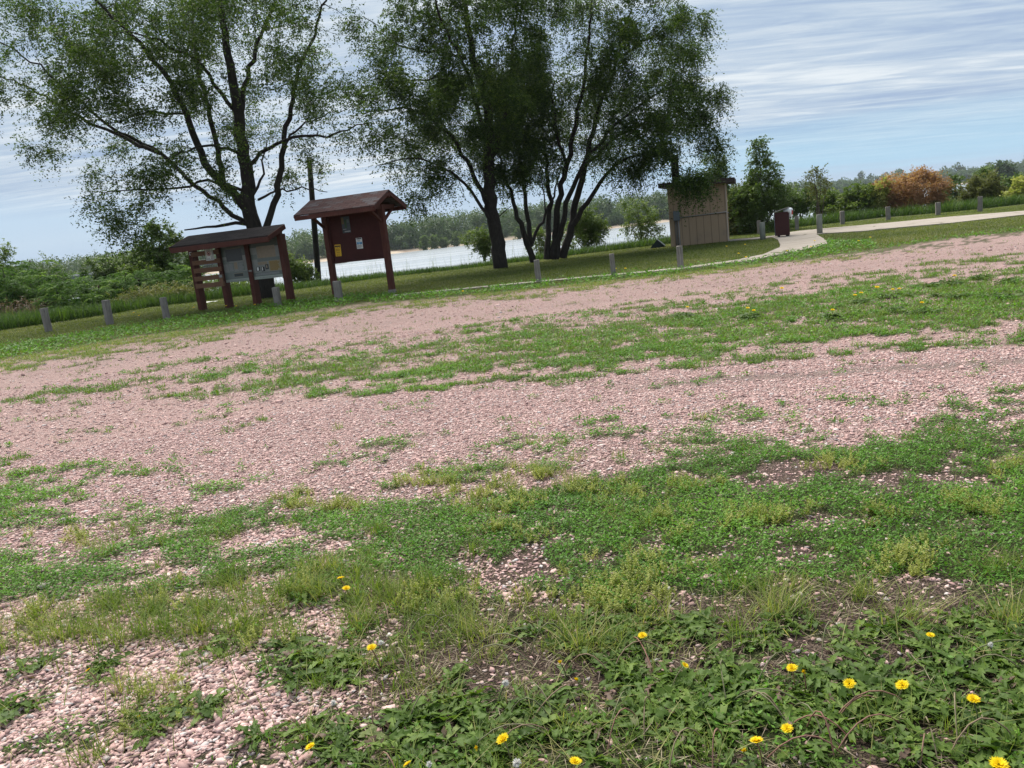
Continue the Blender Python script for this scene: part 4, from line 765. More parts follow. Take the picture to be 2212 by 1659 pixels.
# small poplars standing on the far sandbar
for x, y, Y, h, lab in [(915, 540, 340, 30, 'small pointed poplar on the far shore nearest the notice board'), (938, 538, 343, 32, 'second pointed poplar along the far shore from the notice board'), (957, 535, 345, 22, 'short pointed poplar on the far shore, third from the notice board'), (985, 533, 347, 34, 'broader pointed poplar on the far shore in the gap'), (1008, 530, 348, 30, 'pointed poplar on the far shore left of the thick trunk'), (1150, 513, 350, 26, 'pointed far poplar seen through the slim forked elm'), (1120, 517, 350, 28, 'pointed far poplar just right of the thick trunk')]:
    shrub('far_poplar', x, y, Y, [(x, y-h*.35, 10, h*.33), (x, y-h*.7, 6, h*.28)], 40, 5, 9, .7, 'shrub', lab, 'tree', 'bark', 2, .3, 1.5, w=.15, rr=(0, .5), group='small poplars on the far shore')
# far wood
Vs, Qs, Rs = [], [], []; o_ = 0
def farwood(n, x0, x1, y0f, y1f, h0, h1, size, lo=0., hi=1.):
    global o_
    xs = rng.uniform(x0, x1, n); dd = rng.uniform(0, 1, n)**1.3; ys = y0f(xs)+dd*(y1f-0); hs = rng.uniform(h0, h1, n)*(.8+.35*fbm(xs*.02, ys*.01, 3, 2)); k = 330
    for x, y, h in zip(xs, ys, hs):
        rad_ = h*rng.uniform(.22, .36); z0 = -1.6; nb = 6; c = np.stack([rng.normal(0, rad_*.5, nb), rng.normal(0, rad_*.5, nb), h*rng.uniform(.12, .88, nb)], -1); b = rng.integers(0, nb, k)
        P_ = c[b]+unit(randn(k))*rng.uniform(.6, 1, (k, 1))*np.array([rad_*.62, rad_*.62, h*.2])+[x, y, z0]; P_[:, 2] = np.maximum(P_[:, 2], z0+.1)
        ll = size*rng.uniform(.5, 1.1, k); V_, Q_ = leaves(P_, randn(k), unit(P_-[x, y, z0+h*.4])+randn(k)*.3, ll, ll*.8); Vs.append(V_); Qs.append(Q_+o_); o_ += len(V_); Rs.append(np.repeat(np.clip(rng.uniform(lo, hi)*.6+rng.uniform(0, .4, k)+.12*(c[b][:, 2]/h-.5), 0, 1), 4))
fe = lambda x: far_edge(x)+16
farwood(950, -330, 120, fe, 60, 10.5, 14.5, .95); farwood(330, -330, 130, lambda x: far_edge(x)+10, 8, 3, 8, .8, .3, 1.)
farwood(420, 100, 560, lambda x: far_edge(x)+16, 110, 9, 16, 1.5, 0, .7); farwood(160, 250, 800, lambda x: 1000+0*x, 200, 16, 26, 3.0, 0, .5)
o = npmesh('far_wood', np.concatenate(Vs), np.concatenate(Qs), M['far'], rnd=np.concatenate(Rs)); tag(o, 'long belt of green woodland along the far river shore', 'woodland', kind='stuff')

shrub('dry_bush', 40, 700, 35.5, [(35, 672, 42, 20), (80, 676, 30, 14)], 110, 5, 9, .07, 'brown', 'brownish dry bush at the foot of the sumac near the left edge', 'bush', rr=(0, .8))
shrub('weedy_bush', 330, 655, 36, [(300, 640, 50, 14), (360, 634, 44, 14), (420, 628, 40, 12)], 190, 5, 10, .07, 'olive', 'pale low weedy bush along the lawn edge left of the kiosk leg', 'bush', rr=(.2, 1))
# ------------------------------------------------------------------ ground stuff
Z = lambda x, y: terrain(x, y)
def keepz(x, y, *more): return np.stack([x, y, Z(x, y)], -1)
# stones
ico = bmesh.new(); bmesh.ops.create_icosphere(ico, subdivisions=1, radius=1); IV1 = np.array([v.co[:] for v in ico.verts]); IF1 = np.array([[v.index for v in f.verts] for f in ico.faces]); ico.free()
_g = (1+5**.5)/2; IV0 = np.array([[-1, _g, 0], [1, _g, 0], [-1, -_g, 0], [1, -_g, 0], [0, -1, _g], [0, 1, _g], [0, -1, -_g], [0, 1, -_g], [_g, 0, -1], [_g, 0, 1], [-_g, 0, -1], [-_g, 0, 1]])/1.902
IF0 = np.array([[0, 11, 5], [0, 5, 1], [0, 1, 7], [0, 7, 10], [0, 10, 11], [1, 5, 9], [5, 11, 4], [11, 10, 2], [10, 7, 6], [7, 1, 8], [3, 9, 4], [3, 4, 2], [3, 2, 6], [3, 6, 8], [3, 8, 9], [4, 9, 5], [2, 4, 11], [6, 2, 10], [8, 6, 7], [9, 8, 1]])
cube = np.array([[x, y, z] for x in (-1, 1) for y in (-1, 1) for z in (-1, 1)], float)*.72; CF = np.array([[0, 1, 3, 2], [4, 6, 7, 5], [0, 4, 5, 1], [2, 3, 7, 6], [0, 2, 6, 4], [1, 5, 7, 3]])
def stones_at(x, y, s, tv, tf, jit):
    n = len(x); k = len(tv); T = tv[None]*(1+rng.normal(0, jit, (n, k, 1)))+rng.normal(0, jit*.5, (n, k, 3))
    sc = np.stack([s*1.15, s*rng.uniform(.5, .85, n), s*rng.uniform(.22, .5, n)], -1); T = T*sc[:, None]
    az = rng.uniform(0, 2*np.pi, n); tx = rng.normal(0, .28, n); c, s_ = np.cos(az)[:, None], np.sin(az)[:, None]
    yy = T[..., 1]*np.cos(tx)[:, None]-T[..., 2]*np.sin(tx)[:, None]; zz = T[..., 1]*np.sin(tx)[:, None]+T[..., 2]*np.cos(tx)[:, None]
    V = np.stack([T[..., 0]*c-yy*s_+x[:, None], T[..., 0]*s_+yy*c+y[:, None], zz+(Z(x, y)+sc[:, 2]*rng.uniform(.05, .75, n))[:, None]], -1)
    F_ = (np.arange(n)[:, None, None]*k+tf[None]).reshape(-1, tf.shape[1]); return V.reshape(-1, 3), F_, np.repeat(rng.uniform(0, 1, n), k)
def gravelmask(x, y, keep):
    X, Y, den, soil, lw, band, low = zones(x, y); v = vegmask(x, y, den); pm = onpath(x, y)
    mud_ = np.exp(-((Y-np.interp(X, X2, [838, 828, 816, 800, 780, 766]))/9)**2)*sstep(1250, 1500, X); p = (1-.72*v)*(1-.8*mud_)*(1-.95*soil)*np.where(lw, 0, 1)*(~pm)*keep; return rng.uniform(0, 1, len(x)) < p
mt, nt = newmat('gravel_stone'); a = N(nt, 'ShaderNodeAttribute', attribute_name='rnd').outputs['Fac']; P = N(nt, 'ShaderNodeNewGeometry').outputs['Position']
col = ramp(nt, a, [(0, (.20, .125, .12)), (.25, (.39, .245, .225)), (.5, (.55, .355, .325)), (.75, (.64, .45, .415)), (.9, (.69, .56, .51)), (.94, (.36, .33, .34)), (.97, (.50, .47, .46)), (1, (.74, .69, .65))])
n = noise(nt, P, 140, 4, .65); col = mixc(nt, ramp(nt, n, [(.3, (.45, .45, .45)), (.7, (0, 0, 0))]), col, (.36, .24, .22)); finish(nt, col, .85, .2, n, .3, .002); M['stone'] = mt
VV, FF, RR_ = [], [], []; off = 0
for n, r0, r1, ms, tv, tf, jit, keep in [(70000, 1.6, 3.3, .0088, IV1, IF1, .24, 1.), (70000, 3.2, 4.6, .0084, IV0, IF0, .26, 1.), (150000, 4.6, 8.2, .0082, IV0, IF0, .22, .85), (70000, 8.2, 14, .010, cube, CF, .25, .6), (22000, 14, 21, .013, cube, CF, .25, .45)]:
    x, y = scatter(n, r0, r1, 47 if r1 < 5 else 38); k = gravelmask(x, y, keep); x, y = x[k], y[k]; s = ms*np.exp(rng.normal(0, .33, len(x)))
    if tf.shape[1] == 4: V_, F_, r_ = stones_at(x, y, s, tv, tf, jit); F_ = np.concatenate([F_[:, [0, 1, 2]], F_[:, [0, 2, 3]]])
    else: V_, F_, r_ = stones_at(x, y, s, tv, tf, jit)
    VV.append(V_); FF.append(F_+off); RR_.append(r_); off += len(V_)
# a few larger chips
x, y = scatter(700, 2, 14, 40); k = gravelmask(x, y, .7); x, y = x[k], y[k]; V_, F_, r_ = stones_at(x, y, .0145*np.exp(rng.normal(0, .25, len(x))), IV1, IF1, .14); VV.append(V_); FF.append(F_+off); RR_.append(r_)
tag(npmesh('gravel', np.concatenate(VV), np.concatenate(FF), M['stone'], rnd=np.concatenate(RR_)), 'loose pink crushed stone covering the lot', 'gravel', kind='stuff')
# ---- low broad leaved mat weeds
def sprig_leaves(x, y, hgt, ls, asp=.42):
    n = len(x); P_ = keepz(x, y); P_[:, 2] += hgt; az = rng.uniform(0, 2*np.pi, n); D = np.stack([np.cos(az), np.sin(az), rng.uniform(-.2, .9, n)], -1); return leaves(P_, D, np.array([0, 0, 1.])+randn(n)*.35, ls, ls*asp)
VV, QQ, RR_ = [], [], []; off = 0
for n, r0, r1, th_, ls, hm in [(260000, 2.0, 5.6, 46, .017, .045), (210000, 5.6, 9.5, 38, .024, .04), (70000, 9.5, 15.5, 37, .034, .045), (30000, 15.5, 22, 37, .045, .05)]:
    x, y = scatter(n, r0, r1, th_); X, Y, den, soil, lw, band, low = zones(x, y); v = vegmask(x, y, den); t = fbm(x*4, y*4, 77, 2)
    p = v*np.where(lw, 0., 1.)*np.where(low, .10+.22*(t > .55), 1.)*(~onpath(x, y))*np.where(band, 1., .75); k = rng.uniform(0, 1, n) < p; x, y = x[k], y[k]; v = v[k]
    h = rng.uniform(0.1, 1, len(x))*hm*(.35+1.2*fbm(x*3, y*3, 51, 2))*v; V_, Q_ = sprig_leaves(x, y, h, ls*rng.uniform(.6, 1.4, len(x)))
    rv = np.clip(.25*rng.uniform(0, 1, len(x))+.9*(fbm(x*1.1, y*1.1, 61, 2)-.22)*.8+.4*(h/hm)-.1, 0, 1); VV.append(V_); QQ.append(Q_+off); RR_.append(np.repeat(rv, 4)); off += len(V_)
cx, cy = scatter(2600, 3.5, 14, 38); X, Y, den, soil, lw, band, low = zones(cx, cy); k = rng.uniform(0, 1, len(cx)) < np.where(lw | onpath(cx, cy), 0, np.clip(den*1.6+.05, 0, .8))*(fbm(cx*.6, cy*.9, 131, 2) > .42); cx, cy = cx[k], cy[k]
sz = rng.uniform(.015, .06, len(cx)); i = np.repeat(np.arange(len(cx)), 34); x, y = cx[i]+rng.normal(size=len(i))*sz[i], cy[i]+rng.normal(size=len(i))*sz[i]*.8; rr_ = np.hypot(x, y)
V_, Q_ = sprig_leaves(x, y, rng.uniform(0, .04, len(x)), (.012+.0018*rr_)*rng.uniform(.6, 1.4, len(x))); VV.append(V_); QQ.append(Q_+off); RR_.append(np.repeat(np.clip(rng.uniform(0, .5, len(cx))[i]+rng.uniform(0, .4, len(i)), 0, 1), 4)); off += len(V_)
# leafy weeds of the verge along the path and lot edge
x, y = scatter(150000, 17, 40, 36); X, Y, *_ = zones(x, y); a = ip(X, EA); k = (Y < a+3) & (Y > a-np.interp(X, [0, 420, 620, 900, 1700, 1760, 1880, 1900], [26, 22, 24, 13, 12, 34, 20, 0])) & ~onpath(x, y) & (vnoise(x*1.3, y*1.3, 8) > .22); x, y = x[k], y[k]
V_, Q_ = sprig_leaves(x, y, rng.uniform(0, .14, len(x))*(.3+fbm(x*2, y*2, 81, 2)), .085*rng.uniform(.6, 1.4, len(x)), .36); VV.append(V_); QQ.append(Q_+off); RR_.append(np.repeat(rng.uniform(0, .9, len(x)), 4)); off += len(V_)
tag(npmesh('mat_weeds', np.concatenate(VV), np.concatenate(QQ), M['cover'], rnd=np.concatenate(RR_)), 'low mat of small leaved green weeds growing through the gravel', 'weeds', kind='stuff')
# ---- grass blades and tufts
def addbl(acc, x, y, H, Wd, lean, rv):
    V_, Fs = blades(keepz(x, y), H, Wd, lean, rng.uniform(0, 2*np.pi, len(x))); o_ = acc['o']; acc['V'].append(V_); acc['q'].append(Fs[0]+o_); acc['t'].append(Fs[1]+o_); acc['r'].append(np.repeat(rv, 5)); acc['o'] += len(V_)
new = lambda: dict(V=[], q=[], t=[], r=[], o=0)
def done(acc, name, mat, lab, cat): return tag(npmesh(name, np.concatenate(acc['V']), [np.concatenate(acc['q']), np.concatenate(acc['t'])], mat, rnd=np.concatenate(acc['r'])), lab, cat, kind='stuff')
G1 = new()
def tufts(nt0, r0, r1, th_, nb, H, Wd, pf, spread=.05):
    x, y = scatter(nt0, r0, r1, th_); X, Y, den, soil, lw, band, low = zones(x, y); p = pf(X, Y, den, band, low, x, y)*(~lw)*(~onpath(x, y)); k = rng.uniform(0, 1, nt0) < p; x, y = x[k], y[k]; n = len(x); i = np.repeat(np.arange(n), nb)
    hs = np.repeat(rng.uniform(.55, 1.25, n), nb); rt = np.repeat(rng.uniform(0, 1, n), nb); m_ = n*nb; a_ = rng.uniform(0, 2*np.pi, m_); q_ = np.abs(rng.normal(0, spread, m_))
    addbl(G1, x[i]+q_*np.cos(a_), y[i]+q_*np.sin(a_), H*hs*rng.uniform(.5, 1.2, m_), Wd*rng.uniform(.7, 1.3, m_), rng.uniform(.1, 1.1, m_), np.clip(rt*.55+rng.uniform(0, .5, m_), 0, 1))
clum = lambda x, y, s, lo, hi: sstep(lo, hi, fbm(x*s, y*s, 91, 3))
tufts(2600, 2.0, 5.2, 46, 46, .085, .0030, lambda X, Y, den, band, low, x, y: np.where(low, (.34*clum(x, y, 1.7, .42, .6)+.03)*np.clip(1-1.0*np.exp(-((X-1130)/190)**2-((Y-1470)/75)**2), .1, 1)*np.interp(X, [1200, 1600], [1, .6]), np.where(band, .10*clum(x, y, 1.4, .5, .65)+.012, .03)))
tufts(420, 2.6, 4.2, 46, 90, .11, .0032, lambda X, Y, den, band, low, x, y: np.exp(-((Y-ip(X, EF)-40)/70.)**2)*.8*np.interp(X, [0, 1300, 1700, 2212], [1, 1, .5, .5]), .065)
tufts(2600, 5, 11, 38, 22, .06, .0045, lambda X, Y, den, band, low, x, y: .35*vegmask(x, y, den))
# thin grass of the far strip
x, y = scatter(330000, 7.5, 21, 37); X, Y, den, soil, lw, band, low = zones(x, y); k = (rng.uniform(0, 1, len(x)) < vegmask(x, y, den)*.9) & ~lw & ~onpath(x, y); x, y = x[k], y[k]
dryk = np.clip(1-np.abs(Y[k]-ip(X[k], EA)-8)/40, 0, 1); addbl(G1, x, y, rng.uniform(.02, .075, len(x)), .008*rng.uniform(.7, 1.3, len(x)), rng.uniform(.2, 1.2, len(x)), np.clip(rng.uniform(.0, .62, len(x))+.4*dryk, 0, 1))
# single blades in the near ground
x, y = scatter(40000, 1.9, 5, 46); X, Y, den, soil, lw, band, low = zones(x, y); k = rng.uniform(0, 1, len(x)) < np.where(low, (.10+.42*soil*clum(x, y, 2.5, .4, .6))*np.clip(1-.9*np.exp(-((X-1130)/190)**2-((Y-1470)/75)**2), .1, 1), .12*vegmask(x, y, den)); x, y = x[k], y[k]
addbl(G1, x, y, rng.uniform(.03, .10, len(x)), .0026*rng.uniform(.7, 1.3, len(x)), rng.uniform(.2, 1.6, len(x)), rng.uniform(0, 1, len(x)))
done(G1, 'grass', M['grass'], 'grass tufts and thin turf growing through the pink gravel', 'grass')
# lawn
G2 = new(); x, y = scatter(420000, 18, 46, 36); X, Y, *_ = zones(x, y); a = ip(X, EA); k = (Y < a-2) & (y < lawn_y(x)+.3) & ~onpath(x, y); x, y = x[k], y[k]; rv = np.clip(rng.uniform(0, .75, len(x))+.9*(fbm(x*.5, y*.5, 101, 3)-.42), 0, 1)
addbl(G2, x, y, rng.uniform(.025, .065, len(x)), .016*rng.uniform(.6, 1.3, len(x)), rng.uniform(.2, 1., len(x)), rv); done(G2, 'lawn_grass', M['lawn'], 'mown lawn grass between the posts and the river bank', 'lawn')
# tall grass along the bank
G3 = new(); x = rng.uniform(-27, 42, 60000); y = lawn_y(x)+np.abs(rng.normal(0, 1.5, len(x)))+.1*rng.normal(size=len(x)); hv = np.interp(proj(np.stack([x, y, 0*x], -1))[0], [0, 500, 700, 1000, 1400, 1560, 1700, 2212], [.6, .55, .30, .28, .44, .62, .6, .55])
addbl(G3, x, y, hv*rng.uniform(.45, 1.15, len(x))*(.75+.5*fbm(x*.8, y*.8, 111, 2)), .022*rng.uniform(.6, 1.4, len(x)), rng.uniform(.05, .7, len(x)), np.clip(rng.uniform(0, .8, len(x))+.5*(fbm(x*.4, y*.4, 121, 2)-.5), 0, 1))
x = rng.uniform(-25, 40, 700); y = lawn_y(x)+rng.uniform(.3, 2, 700); addbl(G3, x, y, rng.uniform(.7, 1.15, 700), np.full(700, .012), rng.uniform(.05, .35, 700), rng.uniform(.85, 1, 700))
done(G3, 'bank_grass', M['tall'], 'tall uncut grass along the top of the river bank', 'grass')
# straw litter
x, y = scatter(26000, 1.9, 5, 46); X, Y, den, soil, lw, band, low = zones(x, y); k = rng.uniform(0, 1, len(x)) < np.where(low, .25+.75*soil, .12*den); x, y = x[k], y[k]; n = len(x); az = rng.uniform(0, 2*np.pi, n); P_ = keepz(x, y); P_[:, 2] += rng.uniform(.002, .02, n)
V_, Q_ = leaves(P_, np.stack([np.cos(az), np.sin(az), rng.uniform(-.1, .25, n)], -1), np.array([0, 0, 1.])+randn(n)*.2, rng.uniform(.02, .09, n), rng.uniform(.0015, .0035, n)); tag(npmesh('straw_litter', V_, Q_, M['straw'], rnd=np.repeat(rng.uniform(0, 1, n), 4)), 'dry dead grass stalks lying on the bare soil', 'litter', kind='stuff')
bent = []
for _ in range(46):
    b = gp(rng.uniform(800, 2230), rng.uniform(1340, 1660)); a_ = rng.uniform(0, 6.28); L_ = rng.uniform(.12, .26); t = np.linspace(0, 1, 7)[:, None]; d_ = np.array([math.cos(a_), math.sin(a_), 0]); bent.append((b+d_*L_*t+np.array([0, 0, 1])*(rng.uniform(.04, .10)*4*t*(1-t)+.01)+np.array([-d_[1], d_[0], 0])*rng.normal()*.04*t*t, np.full(7, .0022)))
V_, Q_ = tubes(bent, 5); tag(npmesh('spent_stalks', V_, Q_, M['stalk'], rnd=np.repeat(rng.uniform(.2, 1, 46), 35)), 'bent spent dandelion stalks lying over the leaf carpet', 'stalks', kind='stuff')
# yellow green peppergrass
pc = []
for x, y, rx, ry, n in [(1075, 1085, 90, 22, 60), (925, 1045, 55, 14, 32), (1165, 1030, 40, 12, 22), (1300, 1062, 80, 16, 40), (1650, 1120, 60, 16, 38), (640, 1075, 40, 12, 20), (720, 1100, 50, 14, 24), (1100, 1150, 60, 14, 22), (1330, 1290, 90, 40, 60), (1390, 1240, 70, 25, 26), (940, 1300, 80, 26, 34), (1960, 1215, 70, 24, 34), (2110, 1100, 60, 18, 26), (1800, 1010, 70, 16, 24), (1480, 1055, 60, 14, 20), (180, 1165, 80, 20, 18), (640, 1280, 50, 26, 16), (2180, 1020, 40, 14, 12), (1440, 1125, 60, 16, 20), (1900, 1120, 50, 14, 14), (60, 1350, 60, 30, 14), (330, 1320, 80, 26, 14), (340, 1540, 70, 30, 12), (560, 1370, 60, 30, 12)]:
    for _ in range(int(n*.62)): pc.append(gp(x+rng.normal()*rx*.7, y+rng.normal()*ry*.8)[:2])
pc = np.array(pc); n = len(pc); ns = 8; i = np.repeat(np.arange(n), ns); B_ = keepz(pc[i, 0]+rng.normal(0, .018, n*ns), pc[i, 1]+rng.normal(0, .018, n*ns)); Hh_ = rng.uniform(.04, .095, n*ns)*np.repeat(rng.uniform(.7, 1.2, n), ns); tilt = unit(np.stack([rng.normal(0, .35, n*ns), rng.normal(0, .35, n*ns), np.ones(n*ns)], -1))
nl = 20; j = np.repeat(np.arange(n*ns), nl); t = np.tile(np.linspace(.12, 1, nl), n*ns); az = rng.uniform(0, 2*np.pi, len(j)); P_ = B_[j]+tilt[j]*(Hh_[j]*t)[:, None]; D = np.stack([np.cos(az), np.sin(az), rng.uniform(0, .8, len(j))], -1); ll = (.014-.006*t)*rng.uniform(.7, 1.3, len(j)); V1, Q1 = leaves(P_, D, np.array([0, 0, 1.])+randn(len(j))*.4, ll, ll*.5)
V2, Q2 = leaves(B_, tilt, randn(n*ns), Hh_, np.full(n*ns, .003)); rt = np.repeat(rng.uniform(0, .6, n), ns)
tag(npmesh('peppergrass', np.concatenate([V1, V2]), np.concatenate([Q1, Q2+len(V1)]), M['pepper'], rnd=np.concatenate([np.repeat(np.clip(rt[j]+rng.uniform(0, .4, len(j)), 0, 1), 4), np.repeat(rt, 4)])), 'upright yellow green weeds in patches through the green mat', 'weeds', kind='stuff')
# ---- dandelions
def dleaf_template(ns=11):
    t = np.linspace(0, 1, ns); w = .12+.88*np.sin(np.pi*np.clip(t, 0, 1)**.75)*(.35+.65*t); w[0] = .10; w[-1] = .02; lob = np.where(np.arange(ns) % 2 == 1, 1., .42); lob[-3:] = [1, .8, .1]; return t, w*lob
TT_, TW_ = dleaf_template()
def rosette(cx, cy, nl, L, rv0=None, zz=None):
    """lobed leaves round a centre; all numpy arrays per leaf"""
    n = len(cx); ns = len(TT_); az = rng.uniform(0, 2*np.pi, n); el = rng.uniform(.05, .75, n); t = TT_[None]; sw = rng.normal(0, .35, n)
    r = L[:, None]*(t*np.cos(el)[:, None]); z = L[:, None]*(np.sin(el)[:, None]*t-.75*np.sin(el)[:, None]*t**2.2)+.008+rng.normal(0, .004, (n, ns))
    a2 = az[:, None]+sw[:, None]*t*.5; bx = cx[:, None]+r*np.cos(a2); by = cy[:, None]+r*np.sin(a2); bz = z+(Z(cx, cy) if zz is None else zz)[:, None]
    hw = (L*.135)[:, None]*TW_[None]; jl = rng.uniform(.75, 1.25, (n, ns)); jr = rng.uniform(.75, 1.25, (n, ns)); tw_ = rng.normal(0, .35, n)[:, None]
    back = -.10*L[:, None]*(np.arange(ns) % 2 == 1)
    def edge(s, jj): return np.stack([bx-np.sin(a2)*hw*s*jj+np.cos(a2)*back, by+np.cos(a2)*hw*s*jj+np.sin(a2)*back, bz+hw*(.25+s*tw_)*jj], -1)
    V_ = np.stack([edge(-1, jl), np.stack([bx, by, bz], -1), edge(1, jr)], 2).reshape(-1, 3); b = np.arange(n)[:, None, None]*ns*3+np.arange(ns-1)[None, :, None]*3
    Q_ = np.concatenate([b+np.array([0, 1, 4, 3]), b+np.array([1, 2, 5, 4])], 1).reshape(-1, 4); rv = np.clip(rng.uniform(0, .93, n)+(rng.uniform(0, 1, n) > .93)*.3, 0, 1) if rv0 is None else rv0; return V_, Q_, np.repeat(rv, ns*3)
cs = []
for x0, y0, x1, y1, n in [(1230, 1345, 2230, 1480, 95), (900, 1520, 2240, 1665, 105), (1300, 1470, 2240, 1560, 75), (620, 1400, 810, 1500, 22), (640, 1560, 920, 1665, 16)]:
    for _ in range(n): cs.append(gp(rng.uniform(x0, x1), rng.uniform(y0, y1)))
for x, y, n in [(320, 1585, 4), (30, 1525, 3), (430, 1560, 3), (640, 1300, 4), (560, 1245, 4), (480, 1400, 2), (100, 1440, 2), (240, 1455, 4), (980, 1490, 3), (1010, 1560, 6), (560, 1600, 2), (1130, 1370, 3), (2090, 1340, 6), (700, 1260, 3)]:
    for _ in range(n): cs.append(gp(x+rng.normal()*28, y+rng.normal()*14))
cs = np.array(cs); nl = 12; i = np.repeat(np.arange(len(cs)), nl); L_ = np.repeat(rng.uniform(.065, .14, len(cs)), nl)*rng.uniform(.6, 1.15, len(i)); rb = np.repeat(rng.uniform(0, .75, len(cs)), nl); rv = np.clip(rb*.7+rng.uniform(0, .35, len(i))+(rng.uniform(0, 1, len(i)) > .93)*.5, 0, 1)
V_, Q_, r_ = rosette(cs[i, 0], cs[i, 1], nl, L_, rv); tag(npmesh('dandelion_leaves', V_, Q_, M['dande'], rnd=r_, smooth=True), 'carpet of lobed dandelion leaves in the near ground', 'ground cover', kind='stuff')
def flower(parent, c, d, rad, kind, nm):
    """c: centre in the parent's space, d: axis"""
    d = unit(np.array(d, float)); u = unit(np.cross(d, [.3, .8, .2])); v = np.cross(d, u); V_, Q_, R_ = [], [], []; o_ = 0
    if kind == 'y':
        for rr_, n, up, L0 in ((.0, 34, .18, 1.), (.0, 28, .5, .78), (0., 18, 1.1, .5)):
            a = np.linspace(0, 2*np.pi, n, endpoint=False)+rng.uniform(0, .1, n); D = u*np.cos(a)[:, None]+v*np.sin(a)[:, None]; D2 = unit(D+d*(up*rng.uniform(.7, 1.3, n))[:, None]); P_ = c+D*rad*.12; V1, Q1 = leaves(P_, D2, np.broadcast_to(d, D2.shape), rad*L0*rng.uniform(.85, 1.1, n), np.full(n, rad*.26)); V_.append(V1); Q_.append(Q1+o_); o_ += len(V1); R_.append(np.repeat(rng.uniform(0, 1, n), 4))
        mat = 'petal'
    elif kind == 'w':
        n = 120; D = unit(randn(n)); V1, Q1 = leaves(np.broadcast_to(c, D.shape), D, randn(n), rad*rng.uniform(.8, 1.05, n), np.full(n, rad*.22)); V_.append(V1); Q_.append(Q1); R_.append(rng.uniform(0, 1, len(V1))); mat = 'fluff'
    else:
        n = 40; D = unit(randn(n)*.35+d*1.0); V1, Q1 = leaves(c-d*rad*.2+randn(n)*rad*.12, D, randn(n), rad*rng.uniform(.7, 1.1, n), np.full(n, rad*.25)); V_.append(V1); Q_.append(Q1); R_.append(rng.uniform(0, .7, len(V1))); mat = 'petal'
    h = npmesh('flower_head', np.concatenate(V_), np.concatenate(Q_), M[mat], parent, rnd=np.concatenate(R_))
    n = 16; a = np.linspace(0, 2*np.pi, n, endpoint=False); D = unit((u*np.cos(a)[:, None]+v*np.sin(a)[:, None])*.55+d*.8); V1, Q1 = leaves(np.broadcast_to(c-d*rad*.55, D.shape), D, np.broadcast_to(d, D.shape), np.full(n, rad*.62), np.full(n, rad*.22)); npmesh('bracts', V1, Q1, M['stalk'], h, rnd=np.zeros(len(V1)))
def dandelion(x, y, hz, bx, by, rad, kind, lab, nl=6):
    top = gp(x, y, hz); base = gp(x, y, 0.0)*0+np.array([top[0]+bx*.8, top[1]+by*.3, 0]); base[2] = G(base); E_ = empty('dandelion', base, 0, lab, 'dandelion', 'dandelions flowering in the near ground')
    t = top-base; mid = np.array([t[0]*.2, t[1]*.2, t[2]*.6]); ax = unit(np.array([t[0]*.7+rng.normal()*.012, -.006+rng.normal()*.012, .05])); s = np.linspace(0, 1, 6)[:, None]; q = 2*s*(1-s)*mid+s*s*(t-ax*rad*.5); V_, Q_ = tubes([(q, np.full(6, .0022))], 6); npmesh('stalk', V_, Q_, M['stalk'], E_, rnd=np.full(len(V_), rng.uniform(0, 1)))
    if nl:
        z0 = np.zeros(nl); V_, Q_, r_ = rosette(z0, z0, nl, rng.uniform(.05, .10, nl), None, z0); npmesh('leaf_rosette', V_, Q_, M['dande'], E_, rnd=r_, smooth=True)
    flower(E_, t, ax, rad*.84, kind, 'flower_head')
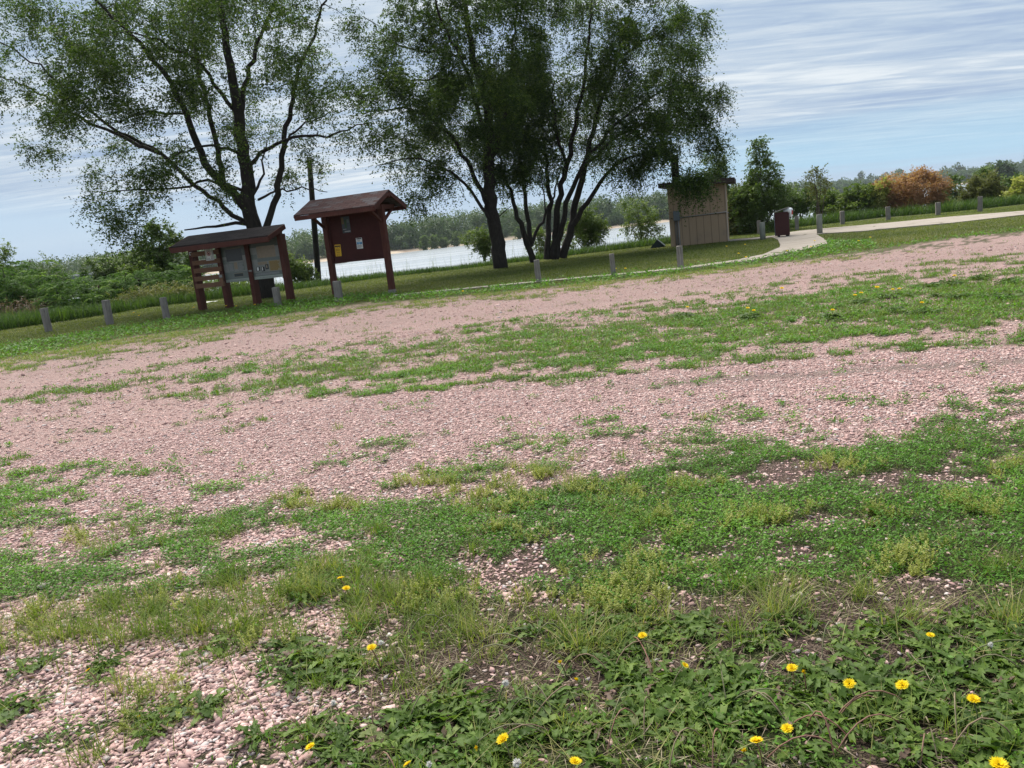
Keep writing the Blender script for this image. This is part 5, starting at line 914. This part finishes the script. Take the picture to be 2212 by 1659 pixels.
for a in [(736, 1249, .10, .03, .03, .021, 'y', 'yellow dandelion above another one on the green weeds, left of centre'), (748, 1271, .09, -.03, .02, .021, 'y', 'yellow dandelion just below its twin on the green weeds'), (803, 1399, .10, .02, .03, .022, 'y', 'yellow dandelion beside a white seed head above the dark leaf cluster'), (823, 1388, .09, .02, .02, .014, 'w', 'white seed head touching the yellow dandelion above the dark leaf cluster'), (1388, 1373, .08, .02, .01, .019, 'y', 'yellow dandelion at the upper edge of the leaf carpet, right of centre'), (1210, 1431, .07, .02, .02, .014, 'c', 'half closed small dandelion left of the leaf carpet'), (1480, 1437, .08, -.06, .0, .015, 'y', 'dandelion on a long bent stalk in the middle of the leaf carpet'), (1246, 1468, .06, .02, .02, .013, 'c', 'closed yellow bud low among leaves right of the white bud'), (1092, 1475, .08, -.04, .0, .017, 'w', 'white closed seed head alone on bare soil, centre bottom'), (1711, 1443, .09, .01, .02, .021, 'y', 'open dandelion facing up with a small closed bud at its right'), (1736, 1451, .08, .01, .02, .012, 'c', 'small closed bud right of the open dandelion in the leaf carpet'), (1835, 1477, .10, .03, .03, .021, 'y', 'yellow dandelion on a pale stalk, left one of the right hand pair'), (1949, 1480, .10, -.02, .03, .022, 'y', 'large yellow dandelion on a dark stalk, right one of the pair'), (2103, 1510, .10, .02, .01, .021, 'y', 'dandelion seen side on near the right edge'), (1700, 1574, .08, .01, .02, .020, 'y', 'yellow dandelion above and right of its neighbour near the bottom'), (1634, 1600, .09, .02, .02, .022, 'y', 'bright yellow dandelion with a wilted one at its lower left'), (1607, 1622, .07, .02, .02, .014, 'c', 'wilted orange dandelion beside the bright one near the bottom'), (1086, 1597, .08, .02, .01, .024, 'y', 'wide open yellow dandelion, bottom centre over large leaves'), (1030, 1615, .07, .01, .02, .013, 'c', 'wilted bud left of the wide open bottom centre dandelion'), (1243, 1645, .06, -.02, .0, .021, 'y', 'nodding yellow dandelion on a hooked stalk at the bottom edge'), (880, 1651, .06, .01, .02, .017, 'y', 'yellow dandelion at the bottom edge left of a white seed head'), (927, 1651, .06, .01, .02, .013, 'w', 'small white seed head at the bottom edge'), (1116, 1648, .06, .01, .02, .018, 'w', 'fluffy white seed head below the wide open dandelion'), (670, 1613, .06, .04, -.01, .019, 'y', 'side facing yellow dandelion at the bottom, left of centre'), (190, 1448, .06, .03, .01, .015, 'y', 'small yellow dandelion with red stalks over the left gravel'), (300, 1549, .03, .01, .02, .012, 'c', 'tiny yellow bud low on the left gravel'), (2158, 1651, .08, .01, .02, .026, 'y', 'big yellow dandelion in the bottom right corner'), (2010, 1372, .07, .01, .02, .016, 'y', 'ragged yellow dandelion on the bare patch above the right leaf carpet'), (2140, 1392, .06, .01, .02, .012, 'w', 'pale seed head in the leaves near the right edge'), (720, 1518, .06, .02, .02, .014, 'w', 'white closed seed head in the left leaf cluster')]: dandelion(*a)
# dark clumps in the far turf strip
for x, y, w_, nf, lab in [(1475, 684, 26, 1, 'dark dandelion clump, leftmost in the far turf strip'), (1631, 689, 46, 2, 'widest dark dandelion clump at the middle of the far turf strip'), (1797, 689, 26, 1, 'dark dandelion clump nearest the lot in the far turf strip, with one flower'), (1858, 656, 30, 2, 'dark dandelion clump left of the long one in the far turf strip'), (1931, 644, 46, 2, 'long dark dandelion clump in the far turf strip'), (1980, 678, 38, 1, 'bushy dark dandelion clump, foremost at the right of the turf strip'), (2070, 646, 34, 0, 'dark flowerless clump between the long clump and the right edge'), (2120, 603, 30, 0, 'dark flowerless clump high in the turf strip near the right'), (2056, 616, 34, 2, 'dark dandelion clump with flowers high in the turf strip'), (2166, 646, 38, 0, 'dark flowerless clump close to the right edge'), (2012, 622, 26, 0, 'small dark clump left of the high flowering clump'), (2188, 612, 30, 0, 'dark clump at the far upper right of the turf strip')]:
    b = gp(x, y); k = np.linalg.norm(b-CAMP)/F; E_ = empty('dandelion_clump', b, 0, lab, 'dandelion clump', 'dark dandelion clumps in the far turf strip'); nr_ = max(3, int(w_/7)); nl = nr_*14; cx = np.repeat(rng.uniform(-.5, .5, nr_)*w_*k, 14); cy = np.repeat(rng.normal(0, .12, nr_), 14)
    V_, Q_, r_ = rosette(cx, cy, nl, rng.uniform(.10, .2, nl), rng.uniform(0, .5, nl), 0*cx+.01); npmesh('leaves', V_, Q_, M['dande'], E_, rnd=r_, smooth=True)
    for _ in range(nf): flower(E_, np.array([rng.uniform(-.5, .5)*w_*k, -.08, rng.uniform(.12, .17)]), (0, -.3, 1), .026, 'y', 'flower')
# yellow dots in the verge
i = 0
for x, y in [(230, 685), (290, 683), (302, 690), (420, 672), (490, 669), (512, 670), (552, 667), (1001, 640), (1330, 590), (1352, 590), (1612, 566), (1596, 557), (1760, 529), (1855, 530), (1700, 552), (1752, 543), (1880, 522), (1895, 640), (1690, 640), (1570, 540), (1610, 536)]:
    b = gp(x, y); E_ = empty('dandelion_flower', b, 0, 'tiny yellow dandelion dot in the grass verge along the lot', 'dandelion', 'tiny yellow dandelions in the far verge'); V_, Q_ = tubes([(np.array([[0, 0, 0], [0, 0, .06], [0, 0, .11]]), np.full(3, .004))], 5); npmesh('stalk', V_, Q_, M['stalk'], E_, rnd=np.zeros(len(V_))); flower(E_, np.array([0, 0, .13]), (0, -.4, 1), .034, 'y', 'f')
